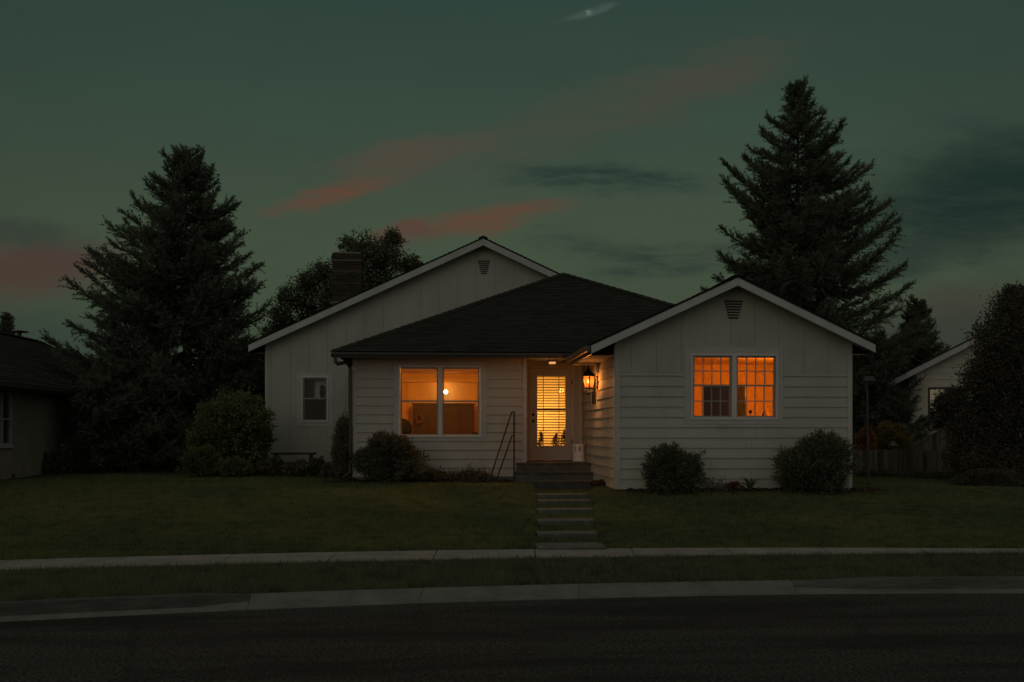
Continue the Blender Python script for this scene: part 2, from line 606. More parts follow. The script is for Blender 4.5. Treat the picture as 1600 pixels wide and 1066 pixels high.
def ground_z(x, y):
    x = np.asarray(x, float)
    y = np.asarray(y, float)
    ys = cv(SF, x)
    t = (y - ys) / (20.0 - ys)
    z = 0.215 + (0.535 - 0.215) * np.clip(t, 0, 1) + 0.03 * sstep((y - 20) / 8)
    xl, xr = path_edges(y)
    inside = sstep((x - xl + 0.10) / 0.16) * sstep((xr + 0.10 - x) / 0.16)
    z = z - inside * (0.05 + 0.09 * sstep((y - 19) / 3.2)) * sstep((23.6 - y) / 0.4)
    z = z + 0.012 * np.sin(x * 1.3 + y * 0.7) * np.sin(y * 0.9 - x * 0.4)
    return z


def gz(x, y):
    return float(ground_z(x, y))


def sheet(name, xs, f_lo, f_hi, ns, zf, mat, kind='structure', spacing=None):
    vs = []
    nx = len(xs)
    T = spacing if spacing is not None else np.linspace(0, 1, ns)
    X = np.repeat(xs[None, :], len(T), 0)
    Y = f_lo(xs)[None, :] * (1 - T[:, None]) + f_hi(xs)[None, :] * T[:, None]
    Z = zf(X, Y)
    V = np.stack([X, Y, Z], -1).reshape(-1, 3)
    ii = np.arange(len(T) - 1)[:, None] * nx + np.arange(nx - 1)[None, :]
    Fq = np.stack([ii, ii + 1, ii + 1 + nx, ii + nx], -1).reshape(-1, 4)
    me = np_mesh(name, V, 4, Fq)
    me.polygons.foreach_set('use_smooth', [True] * len(me.polygons))
    o = wrap(name, me, mat)
    tag(o, kind=kind)
    return o


# ground to the horizon, and the road sheet on it
b = MB()
b.quad((-900, -900, -0.30), (900, -900, -0.30), (900, 900, -0.30), (-900, 900, -0.30))
tag(b.build('ground', M['turf']), 'dark ground reaching to the horizon', kind='structure')

xs = np.linspace(XMIN, XMAX, 180)
sheet('road', xs, lambda x: np.full_like(x, -14.0), lambda x: cv(KF, x), 24, lambda X, Y: 0.0 * X, M['road'])
tag(bpy.data.objects['road'], 'dark rough asphalt street in front of the kerb')


prof_raised = [(-0.02, -0.05), (-0.02, 0.004), (0.0, 0.013), (0.22, 0.020), (0.40, 0.030), (0.50, 0.128), (0.58, 0.143), (1.0, 0.146), (1.0, -0.05)]
prof_apron = [(-0.02, -0.05), (-0.02, 0.004), (0.0, 0.013), (0.15, 0.025), (0.45, 0.062), (0.70, 0.094), (0.86, 0.114), (1.0, 0.120), (1.0, -0.05)]


def loft(name, x0, x1, wfn, mats, idx, n=90):
    """kerb run between x0 and x1; wfn(x) blends the raised profile (0) into the sloping one (1)"""
    xx = np.linspace(x0, x1, n)
    a, bb = cv(KF, xx), cv(KB, xx)
    w = np.array([wfn(x) for x in xx])
    V = []
    for (t0, z0), (t1, z1) in zip(prof_raised, prof_apron):
        t_, z_ = t0 + (t1 - t0) * w, z0 + (z1 - z0) * w
        V.append(np.stack([xx, a + (bb - a) * t_, z_ + 0 * xx], -1))
    V = np.concatenate(V, 0)
    k = len(prof_raised)
    Fq, mi = [], []
    i = np.arange(n - 1)
    for j in range(k - 1):
        Fq.append(np.stack([j * n + i, j * n + i + 1, (j + 1) * n + i + 1, (j + 1) * n + i], -1))
        mi += [idx[j]] * (n - 1)
    me = np_mesh(name, V, 4, np.concatenate(Fq, 0))
    me.polygons.foreach_set('material_index', mi)
    o = wrap(name, me, mats)
    return tag(o, kind='structure')


xa = GP(382, 945, 0.07)[0]
xb = GP(1238, 915, 0.07)[0]
st = [0, 0, 0, 0, 1, 1, 2, 2]
tag(loft('kerb', XMIN, xa - 0.002, lambda x: float(sstep((x - xa + 0.55) / 0.55)), [M['kerb'], M['kerbd'], M['kerbt']], st), 'dark stained raised kerb with pale gutter edge, at the left')
# joints every 1.6 m in the middle run
edges = list(np.arange(xa, xb - 0.8, 1.62)) + [xb]
b_prev = None
o = loft('kerb', xa + 0.002, xb - 0.002, lambda x: 1.0, [M['kerb']], [0] * 8)
tag(o, 'pale smooth sloping kerb in front of the path')
tag(loft('kerb', xb + 0.002, XMAX, lambda x: float(sstep((xb + 0.9 - x) / 0.9)), [M['kerb'], M['kerbt'], M['kerbt']], st), 'dark stained raised kerb at the right, past the pale one')
b = MB()
for x in edges[1:-1]:
    for k in range(6):
        t0, t1 = k / 6, (k + 1) / 6
        y0, y1 = lerp(cv(KF, x), cv(KB, x), t0), lerp(cv(KF, x), cv(KB, x), t1)
        zz = lambda t: float(np.interp(t, [0, 0.15, 0.45, 0.7, 0.86, 1], [0.013, 0.025, 0.062, 0.094, 0.114, 0.120])) + 0.003
        b.quad((x - 0.003 + 0.05 * t0, y0, zz(t0)), (x + 0.003 + 0.05 * t0, y0, zz(t0)), (x + 0.003 + 0.05 * t1, y1, zz(t1)), (x - 0.003 + 0.05 * t1, y1, zz(t1)))
tag(b.build('kerb_joint', M['stepc']), 'thin joint lines across the pale kerb', kind='structure')

# verge
xs = np.linspace(XMIN, XMAX, 200)
sheet('verge', xs, lambda x: cv(KB, x) + 0.003, lambda x: cv(SN, x) - 0.003, 8,
      lambda X, Y: 0.118 + 0.07 * (Y - cv(KB, X)) / (cv(SN, X) - cv(KB, X)), M['turf'])
tag(bpy.data.objects['verge'], 'narrow grass strip between kerb and pavement')


# sidewalk: flags with tooled joints
def sidewalk():
    jpx = [(20, 175), (185, 345), (345, 514), (514, 672), (672, 830), (820, 980)]
    joints = []
    x = GP(514, 873, 0.2)[0]
    while x > XMIN:
        joints.append(x)
        x -= 1.22
    x = GP(514, 873, 0.2)[0] + 1.22
    while x < XMAX:
        joints.append(x)
        x += 1.22
    joints = sorted(joints)
    b = MB()
    g = 0.006
    for a, c in zip(joints[:-1], joints[1:]):
        n = 4
        for k in range(n):
            u0 = lerp(a + g, c - g, k / n)
            u1 = lerp(a + g, c - g, (k + 1) / n)
            dz = 0
            p = [(u0, float(cv(SN, u0)), 0.201 + dz), (u1, float(cv(SN, u1)), 0.201 + dz), (u1 + 0.05, float(cv(SF, u1)), 0.222 + dz), (u0 + 0.05, float(cv(SF, u0)), 0.222 + dz)]
            q = [(x_, y_, z_ - 0.1) for x_, y_, z_ in p]
            fs = [(0, 1, 2, 3), (0, 4, 5, 1), (2, 6, 7, 3)]
            if k == 0:
                fs.append((3, 7, 4, 0))
            if k == n - 1:
                fs.append((1, 5, 6, 2))
            b.add(p + q, fs)
    tag(b.build('sidewalk', M['walk']), 'pale concrete pavement with tooled joints across the lawn', kind='structure')
    xs = np.linspace(XMIN, XMAX, 120)
    o = sheet('sidewalk_base', xs, lambda x: cv(SN, x), lambda x: cv(SF, x), 3, lambda X, Y: 0.186 + 0 * X, M['soil'])
    tag(o, 'dark soil in the pavement joints')


sidewalk()

# lawn
T = np.concatenate([np.linspace(0, 0.30, 90), np.linspace(0.31, 1, 30)])
xs = np.concatenate([np.linspace(-60, -17, 12), np.linspace(-16, 0.9, 60), np.linspace(1.0, 3.2, 45), np.linspace(3.4, 18, 50), np.linspace(19, 70, 12)])
sheet('lawn', xs, lambda x: cv(SF, x) + 0.003, lambda x: np.full_like(x, 60.0), 0, ground_z, M['turf'], spacing=T)
tag(bpy.data.objects['lawn'], 'front lawn sloping from the house to the pavement')

# ------------------------------------------------------------------ HOUSE
YW = 20.0        # right wing front wall
YL = 23.5        # left (dining) wall
YD = 24.9        # door wall of the porch
YG = 29.2        # rear gable wall
house = empty('house', (1.5, 24.0, 0.5), 'white one-storey house with lit orange windows, dark shingle roofs and brick chimney', 'house')

xl = PX(962, YW)
xr = PX(1330, YW)
zwb = PZ(1146, 764, YW)       # bottom of the siding of the right wing
zband = PZ(1146, 583, YW)
xg0, xg1 = PX(552, YL), PX(822, YL)
zlb = PZ(690, 745, YL)
xm = PX(415, YG)
zmb = PZ(500, 722, YG)
ZSOF = EYE + 1.645            # porch and eave soffit
LAP = 0.2032


def cells(a0, a1, z0, z1, holes):
    A = sorted({a0, a1, *[h[0] for h in holes], *[h[1] for h in holes]})
    Z = sorted({z0, z1, *[h[2] for h in holes], *[h[3] for h in holes]})
    A = [a for a in A if a0 <= a <= a1]
    Z = [z for z in Z if z0 <= z <= z1]
    for i in range(len(A) - 1):
        for j in range(len(Z) - 1):
            ca, cz = (A[i] + A[i + 1]) / 2, (Z[j] + Z[j + 1]) / 2
            if not any(h[0] < ca < h[1] and h[2] < cz < h[3] for h in holes):
                yield A[i], A[i + 1], Z[j], Z[j + 1]


def plate(b, a0, a1, z0, z1, y, holes, th=0.14):
    for p0, p1, q0, q1 in cells(a0, a1, z0, z1, holes):
        b.box(p0, p1, y, y + th, q0, q1)


def laps(b, P, a0, a1, z0, z1, holes, e=LAP, joints=0, seed=1, phase=None):
    rs = random.Random(seed)
    z = z0
    k = 0
    while z < z1 - 0.01:
        zt = min(z + e, z1)
        cuts = sorted({z, zt, *[h[2] for h in holes if z < h[2] < zt], *[h[3] for h in holes if z < h[3] < zt]})
        for c0, c1 in zip(cuts[:-1], cuts[1:]):
            cz = (c0 + c1) / 2
            segs = [(a0, a1)]
            for h in holes:
                if h[2] < cz < h[3]:
                    ns = []
                    for s0, s1 in segs:
                        if h[1] <= s0 or h[0] >= s1:
                            ns.append((s0, s1))
                        else:
                            if h[0] > s0:
                                ns.append((s0, h[0]))
                            if h[1] < s1:
                                ns.append((h[1], s1))
                    segs = ns
            if joints:
                ns = []
                for s0, s1 in segs:
                    q = s0
                    off = joints * (0.35 + 0.6 * rs.random())
                    while q + off < s1 - 0.1:
                        ns.append((q, q + off - 0.004))
                        q += off
                        off = joints * (0.8 + 0.4 * rs.random())
                    ns.append((q, s1))
                segs = ns
            d0 = lerp(0.030, 0.005, (c0 - z) / e)
            d1 = lerp(0.030, 0.005, (c1 - z) / e)
            for s0, s1 in segs:
                wob = 0.0015 * rs.random()
                vs = [P(s0, d0 + wob, c0), P(s1, d0 + wob, c0), P(s1, d1 + wob, c1), P(s0, d1 + wob, c1), P(s0, 0, c0), P(s1, 0, c0), P(s1, 0, c1), P(s0, 0, c1)]
                b.add(vs, [(0, 1, 2, 3), (0, 4, 5, 1), (1, 5, 6, 2), (3, 2, 6, 7), (0, 3, 7, 4)])
        z = zt
        k += 1


def front(y):
    return lambda a, d, z: (a, y - d, z)


def side_left(x):      # wall facing -x ; a runs along y
    return lambda a, d, z: (x - d, a, z)


def panels(b, y, a0, a1, zb, topf, grooves, peak, holes=(), d=0.012, g=0.0035):
    """vertical panel siding clipped by topf(a)"""
    xs_ = [a0] + [q for q in grooves if a0 + 0.02 < q < a1 - 0.02] + [a1]
    for i in range(len(xs_) - 1):
        p0 = xs_[i] + (g if i else 0)
        p1 = xs_[i + 1] - (g if i < len(xs_) - 2 else 0)
        cut = sorted({p0, p1, *[h[0] for h in holes if p0 < h[0] < p1], *[h[1] for h in holes if p0 < h[1] < p1]})
        for c0, c1 in zip(cut[:-1], cut[1:]):
            cc = (c0 + c1) / 2
            spans = [(zb, None)]
            for h in holes:
                if h[0] < cc < h[1]:
                    spans = [(zb, h[2]), (h[3], None)]
            for s0, s1 in spans:
                if s1 is not None and s1 <= s0:
                    continue
                if s1 is None:
                    pts = [(c0, s0), (c1, s0), (c1, topf(c1))]
                    if c0 < peak < c1:
                        pts.append((peak, topf(peak)))
                    pts.append((c0, topf(c0)))
                    if topf(cc) <= s0:
                        continue
                else:
                    pts = [(c0, s0), (c1, s0), (c1, s1), (c0, s1)]
                b.prism([(a, y - d, z) for a, z in pts], (0, d, 0))


# ---- gable geometry
YR = YW - 0.45       # right wing rake plane
rx0, rz0 = PX(924, YR), PZ(924, 537, YR)
rxp, rzp = PX(1153, YR), PZ(1153, 431, YR)
rx1, rz1 = PX(1368, YR), PZ(1368, 536, YR)


def rtop(a):
    return rz0 + (rzp - rz0) * (a - rx0) / (rxp - rx0) if a < rxp else rz1 + (rzp - rz1) * (rx1 - a) / (rx1 - rxp)


YMR = YG - 0.4       # main gable rake plane
mx0, mz0 = PX(388, YMR), PZ(388, 537, YMR)
mxp, mzp = PX(755, YMR), PZ(755, 371, YMR)
msl = (mzp - mz0) / (mxp - mx0)
mx1 = mxp + (mxp - mx0)


def mtop(a):
    return mzp - msl * abs(a - mxp)


# ---- walls
# right wing
wA = (PX(1079, YW), PX(1215, YW), PZ(1146, 656, YW), PZ(1146, 553, YW))     # window opening
tA = (PX(1069, YW), PX(1223, YW), PZ(1146, 663, YW), PZ(1146, 543, YW))     # its flat trim
b = MB()
plate(b, xl, xr, zwb, zband, YW, [wA])
pts = [(xl, zband), (xr, zband), (xr, rtop(xr) - 0.08), (rxp, rzp - 0.08), (xl, rtop(xl) - 0.08)]
# gable base with window hole: split into left, right, over
hz = wA[3]
b.prism([(xl, YW, zband), (wA[0], YW, zband), (wA[0], YW, rtop(wA[0]) - 0.08), (xl, YW, rtop(xl) - 0.08)], (0, 0.14, 0))
b.prism([(wA[1], YW, zband), (xr, YW, zband), (xr, YW, rtop(xr) - 0.08), (wA[1], YW, rtop(wA[1]) - 0.08)], (0, 0.14, 0))
b.prism([(wA[0], YW, hz), (wA[1], YW, hz), (wA[1], YW, rtop(wA[1]) - 0.08), (rxp, YW, rzp - 0.08), (wA[0], YW, rtop(wA[0]) - 0.08)], (0, 0.14, 0))
laps(b, front(YW), xl + 0.085, xr - 0.085, zwb, zband, [tA], joints=3.6, seed=3)
gr = [PX(p, YW - 0.016) for p in (1026, 1065, 1103, 1142, 1179, 1217, 1256, 1294)]
gr = [PX(986, YW)] + gr
panels(b, YW, xl + 0.085, xr - 0.085, zband + 0.004, lambda a: rtop(a) - 0.06, gr, rxp, [tA])
wall_r = b.build('wall', M['wall'], house)
# side wall of the wing (faces the porch)
b = MB()
wS = (22.36, 23.15, PZ(931, 634, 22.7), PZ(931, 590, 22.7))   # narrow window beside the lantern
for p0, p1, q0, q1 in cells(YW + 0.14, YD, zwb - 0.0, ZSOF + 0.1, [wS]):
    b.box(xl, xl + 0.14, p0, p1, q0, q1)
tS = (wS[0] - 0.03, wS[1] + 0.03, wS[2] - 0.08, wS[3] + 0.05)
laps(b, side_left(xl), YW + 0.09, YD - 0.02, zwb, ZSOF + 0.05, [tS], joints=0.62, seed=5)
wall_s = b.build('wall', M['wall'], house)
# far side of the wing
b = MB()
b.box(xr - 0.14, xr, YW + 0.14, 29.0, zwb, zband)
wall_s = b.build('wall', M['wall'], house)
# left front wall
wB = (PX(622.5, YL), PX(752.5, YL), PZ(690, 683.5, YL), PZ(690, 571.5, YL))
tB = (PX(616, YL), PX(760, YL), PZ(690, 689, YL), PZ(690, 566, YL))
b = MB()
plate(b, xg0, xg1, zlb, ZSOF + 0.12, YL, [wB])
laps(b, front(YL), xg0 + 0.075, xg1 - 0.08, zlb, ZSOF - 0.12, [tB], e=LAP, joints=0, seed=9)
b.box(xg0 + 0.075, xg1 - 0.08, YL - 0.016, YL, ZSOF - 0.118, ZSOF + 0.02)
b.box(xg0, xg0 + 0.14, YL + 0.14, YG, zlb, ZSOF + 0.12)       # left flank
b.box(xg1 - 0.14, xg1, YL + 0.14, YD + 0.1, zlb, ZSOF + 0.1)  # porch left cheek
wall_l = b.build('wall', M['wall'], house)
# porch back wall with the door opening
dX0, dX1 = PX(829, YD), PX(893, YD)
zdoor0, zdoor1 = PZ(861, 718.5, YD), PZ(861, 576, YD)
b = MB()
plate(b, xg1 - 0.14, xl + 0.14, PZ(861, 722, YD), ZSOF + 0.1, YD, [(dX0, dX1, PZ(861, 722, YD), zdoor1)], 0.12)
wall_p = b.build('wall', M['wall'], house)
# rear gable wall
wC = (PX(471, YG), PX(513.5, YG), PZ(492, 660, YG), PZ(492, 588, YG))
tC = (PX(463.5, YG), PX(521, YG), PZ(492, 667, YG), PZ(492, 582, YG))
b = MB()
plate(b, xm, 2 * mxp - xm, zmb, mtop(xm) - 0.1, YG, [wC])
b.prism([(xm, YG, mtop(xm) - 0.1), (2 * mxp - xm, YG, mtop(xm) - 0.1), (mxp, YG, mzp - 0.1)], (0, 0.14, 0))
gm = [PX(p, YG) for p in np.arange(424.5, 1100, 29.1)]
panels(b, YG, xm + 0.08, 2 * mxp - xm - 0.08, zmb, lambda a: mtop(a) - 0.06, gm, mxp, [tC], g=0.0045, d=0.013)
b.box(xm, xm + 0.14, YG + 0.14, 44, zmb, mtop(xm) - 0.1)
wall_g = b.build('wall', M['wall'], house)

# corner boards (proud of the siding)
for k, bxs in enumerate([[(xl - 0.012, xl + 0.085, YW - 0.034, YW - 0.0, zwb, rtop(xl) - 0.09), (xl - 0.034, xl - 0.0125, YW - 0.033, YW + 0.09, zwb, ZSOF + 0.03)],
                         [(xr - 0.085, xr + 0.012, YW - 0.034, YW, zwb, rtop(xr) - 0.09)],
                         [(xg0 - 0.012, xg0 + 0.075, YL - 0.034, YL, zlb, ZSOF)],
                         [(xg1 - 0.08, xg1 + 0.012, YL - 0.034, YL, zlb - 0.02, ZSOF)],
                         [(xm - 0.012, xm + 0.08, YG - 0.03, YG, zmb, mtop(xm) - 0.08)]]):
    b = MB()
    for q in bxs:
        b.box(*q)
    b.build('corner_board', M['trim'], house, bevel=0.003)


def miter_trim(b, t, w, y, d):
    x0, x1, z0, z1 = t
    a0, a1, c0, c1 = w
    g = 0.002
    quads = [[(x0, z0), (x1, z0), (a1, c0), (a0, c0)], [(x1, z0 + g), (x1, z1 - g), (a1, c1 - g), (a1, c0 + g)],
             [(x1, z1), (x0, z1), (a0, c1), (a1, c1)], [(x0, z1 - g), (x0, z0 + g), (a0, c0 + g), (a0, c1 - g)]]
    for q in quads:
        b.prism([(x, y - d, z) for x, z in q], (0, d, 0))


TRIMS = [(tA, wA, YW, 0.030), (tB, wB, YL, 0.030), (tC, wC, YG, 0.026)]
# trim round the narrow side window
b = MB()
b.box(xl - 0.036, xl, tS[0], tS[1], tS[2], wS[2])
b.box(xl - 0.036, xl, tS[0], tS[1], wS[3], tS[3])
b.box(xl - 0.036, xl, tS[0], wS[0], wS[2] + 0.001, wS[3] - 0.001)
b.box(xl - 0.036, xl, wS[1], tS[1], wS[2] + 0.001, wS[3] - 0.001)
SIDE_TRIM = b

# foundation
b = MB()
b.box(xl + 0.02, xr - 0.02, YW + 0.02, YW + 0.2, 0.30, zwb - 0.002)
b.box(xl + 0.021, xl + 0.2, YW + 0.2, 23.55, 0.20, zwb - 0.002)
b.build('foundation', M['found'], house)
b = MB()
b.box(xg0 + 0.03, xg1 - 0.02, YL + 0.02, YL + 0.2, 0.30, zlb - 0.002)
b.build('foundation', M['found'], house)
b = MB()
b.box(xm + 0.02, xg0 + 0.5, YG + 0.02, YG + 0.2, 0.30, zmb - 0.002)
b.build('foundation', M['found'], house)

# ---- roofs
CO = 0.135


def course_face(b, A0, A1, B0, B1, e=CO, h=0.014, split=0.33, seed=2):
    """shingle courses on the quad A0-A1 (eave) to B0-B1 (top)"""
    rs = random.Random(seed)
    A0, A1, B0, B1 = map(Vector, (A0, A1, B0, B1))
    nrm = (A1 - A0).cross(B0 - A0)
    if nrm.length < 1e-6:
        nrm = (A1 - A0).cross(B1 - A0)
    nrm.normalize()
    if nrm.z < 0:
        nrm = -nrm
    up = ((B0 + B1) / 2 - (A0 + A1) / 2)
    n = max(1, int(up.length / e))
    for k in range(n):
        t0, t1 = k / n, min(1, (k + 1.15) / n)
        l0, r0 = A0.lerp(B0, t0), A1.lerp(B1, t0)
        l1, r1 = A0.lerp(B0, t1), A1.lerp(B1, t1)
        wdt = (r0 - l0).length
        m = max(1, int(wdt / split))
        off = rs.random() / max(m, 1)
        cut = [0.0] + [min(0.999, (i + off * m * rs.uniform(0.9, 1.1)) / m) for i in range(m)] + [1.0]
        cut = sorted(cut)
        for c0, c1 in zip(cut[:-1], cut[1:]):
            if c1 - c0 < 1e-4:
                continue
            hh = h * rs.uniform(0.7, 1.25)
            p0, p1 = l0.lerp(r0, c0), l0.lerp(r0, c1)
            q0, q1 = l1.lerp(r1, c0), l1.lerp(r1, c1)
            b.add([p0 + nrm * hh, p1 + nrm * hh, q1 + nrm * 0.001, q0 + nrm * 0.001, p0, p1], [(0, 1, 2, 3), (4, 5, 1, 0)])


YE = 22.95
ze = PZ(700, 550, YE)
YA = 28.6
xA, zA = PX(880, YA), PZ(880, 428, YA)
xE0 = PX(520, YE)
xE1 = 2 * xA - xE0
b = MB()
# solid hip body just under the shingles
d = 0.004
YB = 46.0
vs = [(xE0, YE, ze - d), (xE1, YE, ze - d), (xA, YA, zA - d), (xE0, YB, ze - d), (xE1, YB, ze - d), (xA, YB, zA - d),
      (xE0, YE, ze - 0.05), (xE1, YE, ze - 0.05), (xE0, YB, ze - 0.05), (xE1, YB, ze - 0.05)]
b.add(vs, [(0, 1, 2), (0, 2, 5, 3), (1, 4, 5, 2), (0, 6, 7, 1), (0, 3, 8, 6), (1, 7, 9, 4)])
course_face(b, (xE0, YE - 0.02, ze), (xE1, YE - 0.02, ze), (xA, YA, zA), (xA + 0.01, YA, zA))
course_face(b, (xE1, YE, ze), (xE1, YB, ze), (xA, YA, zA), (xA, YB, zA), split=1.5)
course_face(b, (xE0, YB, ze), (xE0, YE, ze), (xA, YB, zA), (xA, YA, zA), split=1.5)


def caps(b, P, Q, n, wd=0.13, h=0.03):
    P, Q = Vector(P), Vector(Q)
    for k in range(n):
        a, c = P.lerp(Q, k / n), P.lerp(Q, min(1, (k + 1.2) / n))
        dr = (Q - P).normalized()
        s = dr.cross(Vector((0, 0, 1))).normalized() * wd
        lo, hi = h, h * 0.5
        b.add([a - s + Vector((0, 0, -0.01)), a + Vector((0, 0, lo + 0.02)), a + s + Vector((0, 0, -0.01)), c - s + Vector((0, 0, -0.02)), c + Vector((0, 0, hi + 0.02)), c + s + Vector((0, 0, -0.02))],
              [(0, 1, 4, 3), (1, 2, 5, 4), (0, 2, 1)])


caps(b, (xE0, YE, ze), (xA, YA, zA), 36)
caps(b, (xE1, YE, ze), (xA, YA, zA), 36)
roof_h = b.build('roof', M['shingle'], house)

# right wing gable roof
b = MB()
th = 0.035
YRB = 29.0
for (ex, ez) in ((rx0, rz0), (rx1, rz1)):
    b.prism([(ex, YR - 0.02, ez), (rxp, YR - 0.02, rzp), (rxp, YR - 0.02, rzp - th), (ex, YR - 0.02, ez - th)], (0, YRB - YR, 0))
course_face(b, (rx0, YRB, rz0), (rx0, YR - 0.03, rz0), (rxp, YRB, rzp), (rxp, YR - 0.03, rzp), split=0.5)
course_face(b, (rx1, YR - 0.03, rz1), (rx1, YRB, rz1), (rxp, YR - 0.03, rzp), (rxp, YRB, rzp), split=0.5)
caps(b, (rxp, YR - 0.03, rzp), (rxp, YRB, rzp), 40)
roof_r = b.build('roof', M['shingle'], house)
# main gable roof
b = MB()
YMB = 44.0
for ex in (mx0, mx1):
    b.prism([(ex, YMR - 0.02, mz0), (mxp, YMR - 0.02, mzp), (mxp, YMR - 0.02, mzp - th), (ex, YMR - 0.02, mz0 - th)], (0, YMB - YMR, 0))
course_face(b, (mx0, YMB, mz0), (mx0, YMR - 0.03, mz0), (mxp, YMB, mzp), (mxp, YMR - 0.03, mzp), split=1.0)
course_face(b, (mx1, YMR - 0.03, mz0), (mx1, YMB, mz0), (mxp, YMR - 0.03, mzp), (mxp, YMB, mzp), split=1.0)
caps(b, (mxp, YMR - 0.03, mzp), (mxp, YMB, mzp), 40)
roof_m = b.build('roof', M['shingle'], house)

# rake boards with a thin drip edge, and soffits
for (x0, z0, xp, zp, y, w, sg) in ((rx0, rz0, rxp, rzp, YR, 0.155, 1), (rx1, rz1, rxp, rzp, YR, 0.155, -1), (mx0, mz0, mxp, mzp, YMR, 0.19, 1), (mx1, mz0, mxp, mzp, YMR, 0.19, -1)):
    t = th + 0.002
    b = MB()
    b.prism([(x0, y - 0.012, z0 - t), (xp - 0.002 * sg, y - 0.012, zp - t), (xp - 0.002 * sg, y - 0.012, zp - t - w), (x0, y - 0.012, z0 - t - w)], (0, 0.03, 0))
    b.build('rake_board', M['rake'], house, bevel=0.004)
b = MB()
for (x0, z0, xp, zp, y, y2) in ((rx0, rz0, rxp, rzp, YR, YW), (rx1, rz1, rxp, rzp, YR, YW), (mx0, mz0, mxp, mzp, YMR, YG), (mx1, mz0, mxp, mzp, YMR, YG)):
    t = th + 0.07
    b.prism([(x0, y + 0.02, z0 - t), (xp, y + 0.02, zp - t), (xp, y + 0.02, zp - t - 0.015), (x0, y + 0.02, z0 - t - 0.015)], (0, y2 - y - 0.02, 0))
# wing eave soffits, both sides
b.box(rx0 + 0.05, xl - 0.03, YW + 0.0, YE, rz0 - 0.20, rz0 - 0.185)
b.box(xr, rx1 - 0.03, YW, 28.8, rz1 - 0.20, rz1 - 0.185)
b.box(mx0 + 0.05, xm, YG, 44, mz0 - 0.24, mz0 - 0.225)
# hip eave + porch ceiling
b.box(xE0 + 0.05, xl - 0.03, YE + 0.06, YL + 0.02, ZSOF + 0.0, ZSOF + 0.015)
b.box(xg1 - 0.14, xl + 0.05, YL + 0.02, YD, ZSOF + 0.0, ZSOF + 0.015)
b.build('soffit', M['soffit'], house)
b = MB()
for q in [(rx0, rx0 + 0.025, YR + 0.03, YE, rz0 - 0.20, rz0 - th - 0.003), (rx1 - 0.025, rx1, YR + 0.03, 28.8, rz1 - 0.20, rz1 - th - 0.003),
          (mx0, mx0 + 0.025, YMR + 0.03, 44, mz0 - 0.24, mz0 - th - 0.003), (xE0 + 0.02, xl - 0.04, YE + 0.03, YE + 0.055, ZSOF - 0.01, ze - 0.055)]:
    b = MB()
    b.box(*q)
    b.build('fascia', M['gutter'], house)

# gutters
b = MB()


def gutter_profile(y, z):
    # K-style section in (out, z), out towards -y
    return [(0.0, 0.0), (-0.085, 0.0), (-0.10, 0.05), (-0.118, 0.07), (-0.118, 0.105), (-0.105, 0.105), (-0.105, 0.075), (-0.085, 0.055), (-0.075, 0.012), (0.0, 0.012)]


gz0 = ze - 0.135
xgl, xgr = PX(517, YE - 0.1), PX(893, YE - 0.1)
b.prism([(xgl, YE + 0.02 + o_, gz0 + z_) for o_, z_ in gutter_profile(0, 0)], (xgr - xgl, 0, 0))
b.box(xgl, xgl + 0.01, YE - 0.098, YE + 0.02, gz0, gz0 + 0.105)
b.build('gutter', M['gutter'], house)
b = MB()
gz1 = rz0 - 0.14
b.prism([(rx0 - 0.004 + o_, YR + 0.12, gz1 + z_) for o_, z_ in gutter_profile(0, 0)], (0, YE - YR - 0.2, 0))
b.box(rx0 - 0.12, rx0 - 0.004, YR + 0.112, YR + 0.12, gz1, gz1 + 0.105)
b.build('gutter', surf('wing_gutter_metal', (0.13, 0.10, 0.075), 0.5, 0.15, 3), house)

# downspout
xd = PX(547.5, YL - 0.06)
b = MB()
x_o = PX(524, YE - 0.06)
pts = [(x_o, YE - 0.05, gz0 + 0.02), (x_o, YE - 0.05, gz0 - 0.09), (x_o + 0.05, YE + 0.02, gz0 - 0.14), (xd - 0.07, YL - 0.14, PZ(547, 567, YL)), (xd, YL - 0.08, PZ(547, 575, YL)),
       (xd, YL - 0.08, PZ(547, 590, YL)), (xd, YL - 0.08, 1.2), (xd, YL - 0.08, 0.80), (xd - 0.03, YL - 0.10, 0.72), (xd - 0.16, YL - 0.2, 0.63)]
b.tube(pts, 0.043, 10)
for z in (1.0, 2.3, PZ(547, 583, YL)):
    b.box(xd - 0.05, xd + 0.05, YL - 0.13, YL - 0.028, z, z + 0.025)
b.build('downspout', M['gutter'], house, smooth=False)

# louvre vents
for (px0, px1, py0, py1, Y, n, q0, q1) in ((746, 766, 406, 428, YG, 7, 752, 760), (1131, 1161, 468, 498, YW, 7, 1139, 1153)):
    b = MB()
    y = Y - 0.018
    x0, x1, x2, x3 = PX(px0, y), PX(px1, y), PX(q0, y), PX(q1, y)
    z1, z0 = PZ(px0, py0, y), PZ(px0, py1, y)
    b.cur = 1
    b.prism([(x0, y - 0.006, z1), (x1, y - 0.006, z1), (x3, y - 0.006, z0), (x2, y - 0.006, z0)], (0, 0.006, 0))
    b.cur = 0
    for k in range(n):
        t0, t1 = k / n, (k + 0.52) / n
        a0, a1 = lerp(x0, x2, t0), lerp(x1, x3, t0)
        c0, c1 = lerp(x0, x2, t1), lerp(x1, x3, t1)
        za, zb_ = lerp(z1, z0, t0), lerp(z1, z0, t1)
        b.add([(a0, y - 0.008, za), (a1, y - 0.008, za), (c1, y - 0.04, zb_), (c0, y - 0.04, zb_), (c0, y - 0.008, zb_), (c1, y - 0.008, zb_)], [(0, 1, 2, 3), (3, 2, 5, 4)])
    b.build('vent', [M['louver'], M['vdark']], house)

